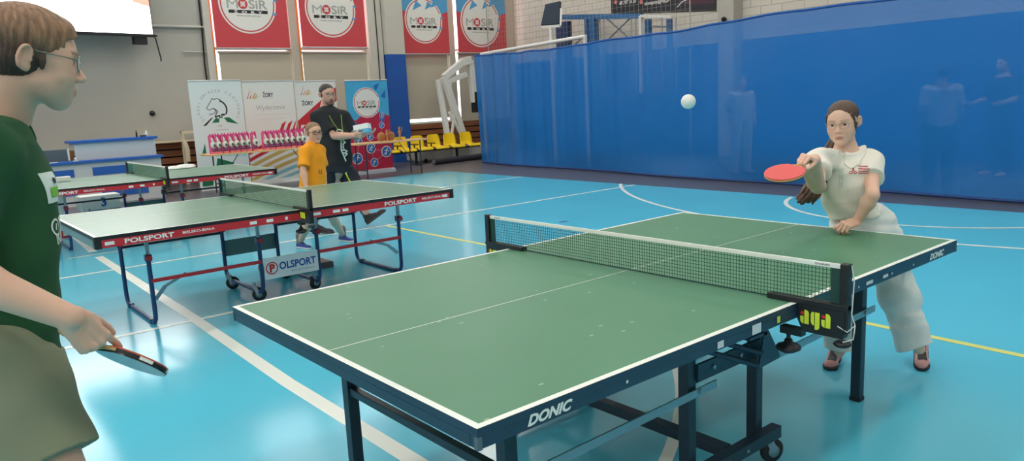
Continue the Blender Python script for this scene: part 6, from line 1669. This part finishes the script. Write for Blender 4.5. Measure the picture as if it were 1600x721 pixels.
for a, b in (((985, 28), (944, 68)), ((947, 28), (985, 62)), ((938, 31), (898, 70)), ((1012, 41), (1046, 42))):
    m = MB(); m.cyl(fx_(*a), fx_(*b), 0.018, 6); m.build('tie_rod', mat('rod_grey', (104, 116, 128), rough=0.4), hf)
wfp = [fx_(1001, 60, 13.05), fx_(1001, 25, 13.05), fx_(1050, 26, 13.05)]
m = MB(); m.bar(down(wfp[0], 1.5), wfp[1], 0.07, 0.07); m.bar(wfp[1], wfp[2], 0.06, 0.06); m.build('board_frame', M_HOOPW, hf)
tb_ = thing('tilted_board', (12.2, 11.8, 0), 'dark tilted board on a white post above the curtain left of the blue frame', 'board')
Q = [on_x(u, v, x) for u, v, x in ((847, 41, 12.0), (875, 39, 11.9), (877, 4, 12.4), (854, 9, 12.5))]
m = MB(); Nn = unit(np.cross(Q[1]-Q[0], Q[3]-Q[0])); V = np.array(Q + [q+Nn*0.05 for q in Q]); m.add(V, [(0,1,2,3),(7,6,5,4),(0,4,5,1),(1,5,6,2),(2,6,7,3),(3,7,4,0)]); m.build('board_panel', mat('board_dark', (40, 50, 64), rough=0.8, spec=0.2), tb_)
m = MB(); m.bar(Q[0]+UP*-0.02, Q[1]+UP*-0.02, 0.05, 0.06); m.bar(Q[1]+UP*-0.02, Q[1]+(Q[2]-Q[1])*0.7, 0.06, 0.05); m.build('board_edge', M_WHITE, tb_)
pb = (Q[0]+Q[1])/2; m = MB(); m.cyl(down(pb, 0), pb, 0.05, 10); m.build('post', M_WHITE, tb_)
gb = thing('goal_frame', (11.6, 11.5, 0), 'white goal frame with a sloping bar just above the curtain top', 'goal')
g0, g1 = on_x(752, 85, 11.6), on_x(914, 57, 11.6)
m = MB(); m.cyl(g0, g1, 0.045, 12); m.build('crossbar', M_WHITE, gb)
for g, w in ((g0, 0.05), (g1, 0.06)):
    m = MB(); m.bar(down(g, 0), g+UP*0.04, w, w); m.build('goal_post', M_WHITE, gb)
nt_ = thing('wall_poster', (XW-0.03, 10.7, 3.3), 'black advertising banner with a phone number high on the brick wall', 'banner')
A = on_x(955, 20, XW-0.02); B = on_x(1119, 15, XW-0.02); fr = ((XW-0.02, A[1], 0), (0,-1,0), (0,0,1)); Lw = A[1]-B[1]; zA, zB = A[2], B[2]
m = MB(); m.prism([(0, zA), (Lw, zB), (Lw, zB+1.3), (0, zA+1.3)], fr, 0.012, 0)
sl = (zB-zA)/Lw; zt = lambda x: zA+sl*x
m.disc(0.16, zt(0.16)+0.26, 0.05, fr, 0.002, 1, 12); m.text('48 797 16 56', 0.56, zt(0.56)+0.25, 0.09, fr, 0.002, 2, bold=0.02, shear=0.3, wid=0.56); m.disc(1.0, zt(1.0)+0.24, 0.05, fr, 0.002, 1, 12); m.text('dostepny@wp.pl', 1.5, zt(1.5)+0.22, 0.085, fr, 0.002, 2, bold=0.02, shear=0.3, wid=0.78)
m.flat([(1.95, zt(1.95)+0.42), (2.2, zt(2.2)+0.42), (2.2, zt(2.2)+0.5), (1.95, zt(1.95)+0.5)], fr, 0.002, 2); m.line2([(2.1, zt(2.1)+0.08), (2.25, zt(2.2)+0.2), (2.45, zt(2.4)+0.26)], 0.02, fr, 0.002, 2); m.flat([(2.35, zt(2.35)+0.12), (Lw-0.05, zt(Lw)+0.15), (Lw-0.05, zt(Lw)+0.6), (2.4, zt(2.4)+0.6)], fr, 0.0015, 3)
m.build('poster_sheet', [mat('poster_black', (26, 28, 38), rough=0.5), mat('poster_pink', (226, 110, 120), rough=0.5), M_BWHT, mat('poster_plum', (74, 34, 52), rough=0.5)], nt_)
ln_ = MB(); ln_.cyl((XW-0.01, A[1], zA-0.02), (XW-0.01, B[1], zB-0.02), 0.012, 6); ln_.build('bottom_rope', M_BINK, nt_)
wl_ = MB(); wl_.lathe([(0,0),(0.05,0),(0.06,0.04),(0.03,0.09),(0,0.1)], (XW-0.38, 8.65, 3.0), (-1,0,0.2), 12); tag(wl_.build('wall_lamp', M_DARK), 'small dark fitting on the grey pier right of the black banner', 'fitting')
# protective cord net between the curtain and the brick wall
nn = MB(); xn = 12.72; wv = 0.0035
for y in np.arange(8.9, 15.9, 0.13): nn.box((xn-wv/2, y-wv/2, 2.2), (xn+wv/2, y+wv/2, 7.6))
for z in np.arange(2.2, 7.6, 0.13): nn.box((xn-wv/2, 8.9, z-wv/2), (xn+wv/2, 15.9, z+wv/2))
for y in (8.9, 15.9): nn.box((xn-0.01, y-0.01, 0), (xn+0.01, y+0.01, 7.6))
nr = thing('safety_net', (xn, 12.4, 0), 'grey cord safety net hanging before the brick wall above the curtain', 'net'); nn.build('net_mesh', mat('cord_grey', (176, 172, 166), rough=0.8), nr)
fx2 = MB(); fx2.lathe([(0,-0.02),(0.05,-0.02),(0.06,0.02),(0.045,0.07),(0,0.08)], (3.62, YW, 1.57), (0,-1,0), 14); tag(fx2.build('wall_socket', M_BLACK), 'round black fitting on the grey wall left of the chess stand', 'fitting')
# ------------------------------------------------------------------ picture settings
vs = SC.view_settings
SC.display_settings.display_device = 'sRGB'
vs.view_transform = 'Standard'; vs.look = 'None'; vs.exposure = 0.55; vs.gamma = 1.0; vs.use_curve_mapping = False
SC.cycles.use_denoising = True
SC.cycles.max_bounces = 8; SC.cycles.diffuse_bounces = 4; SC.cycles.glossy_bounces = 3; SC.cycles.transparent_max_bounces = 12
SC.cycles.sample_clamp_indirect = 6.0
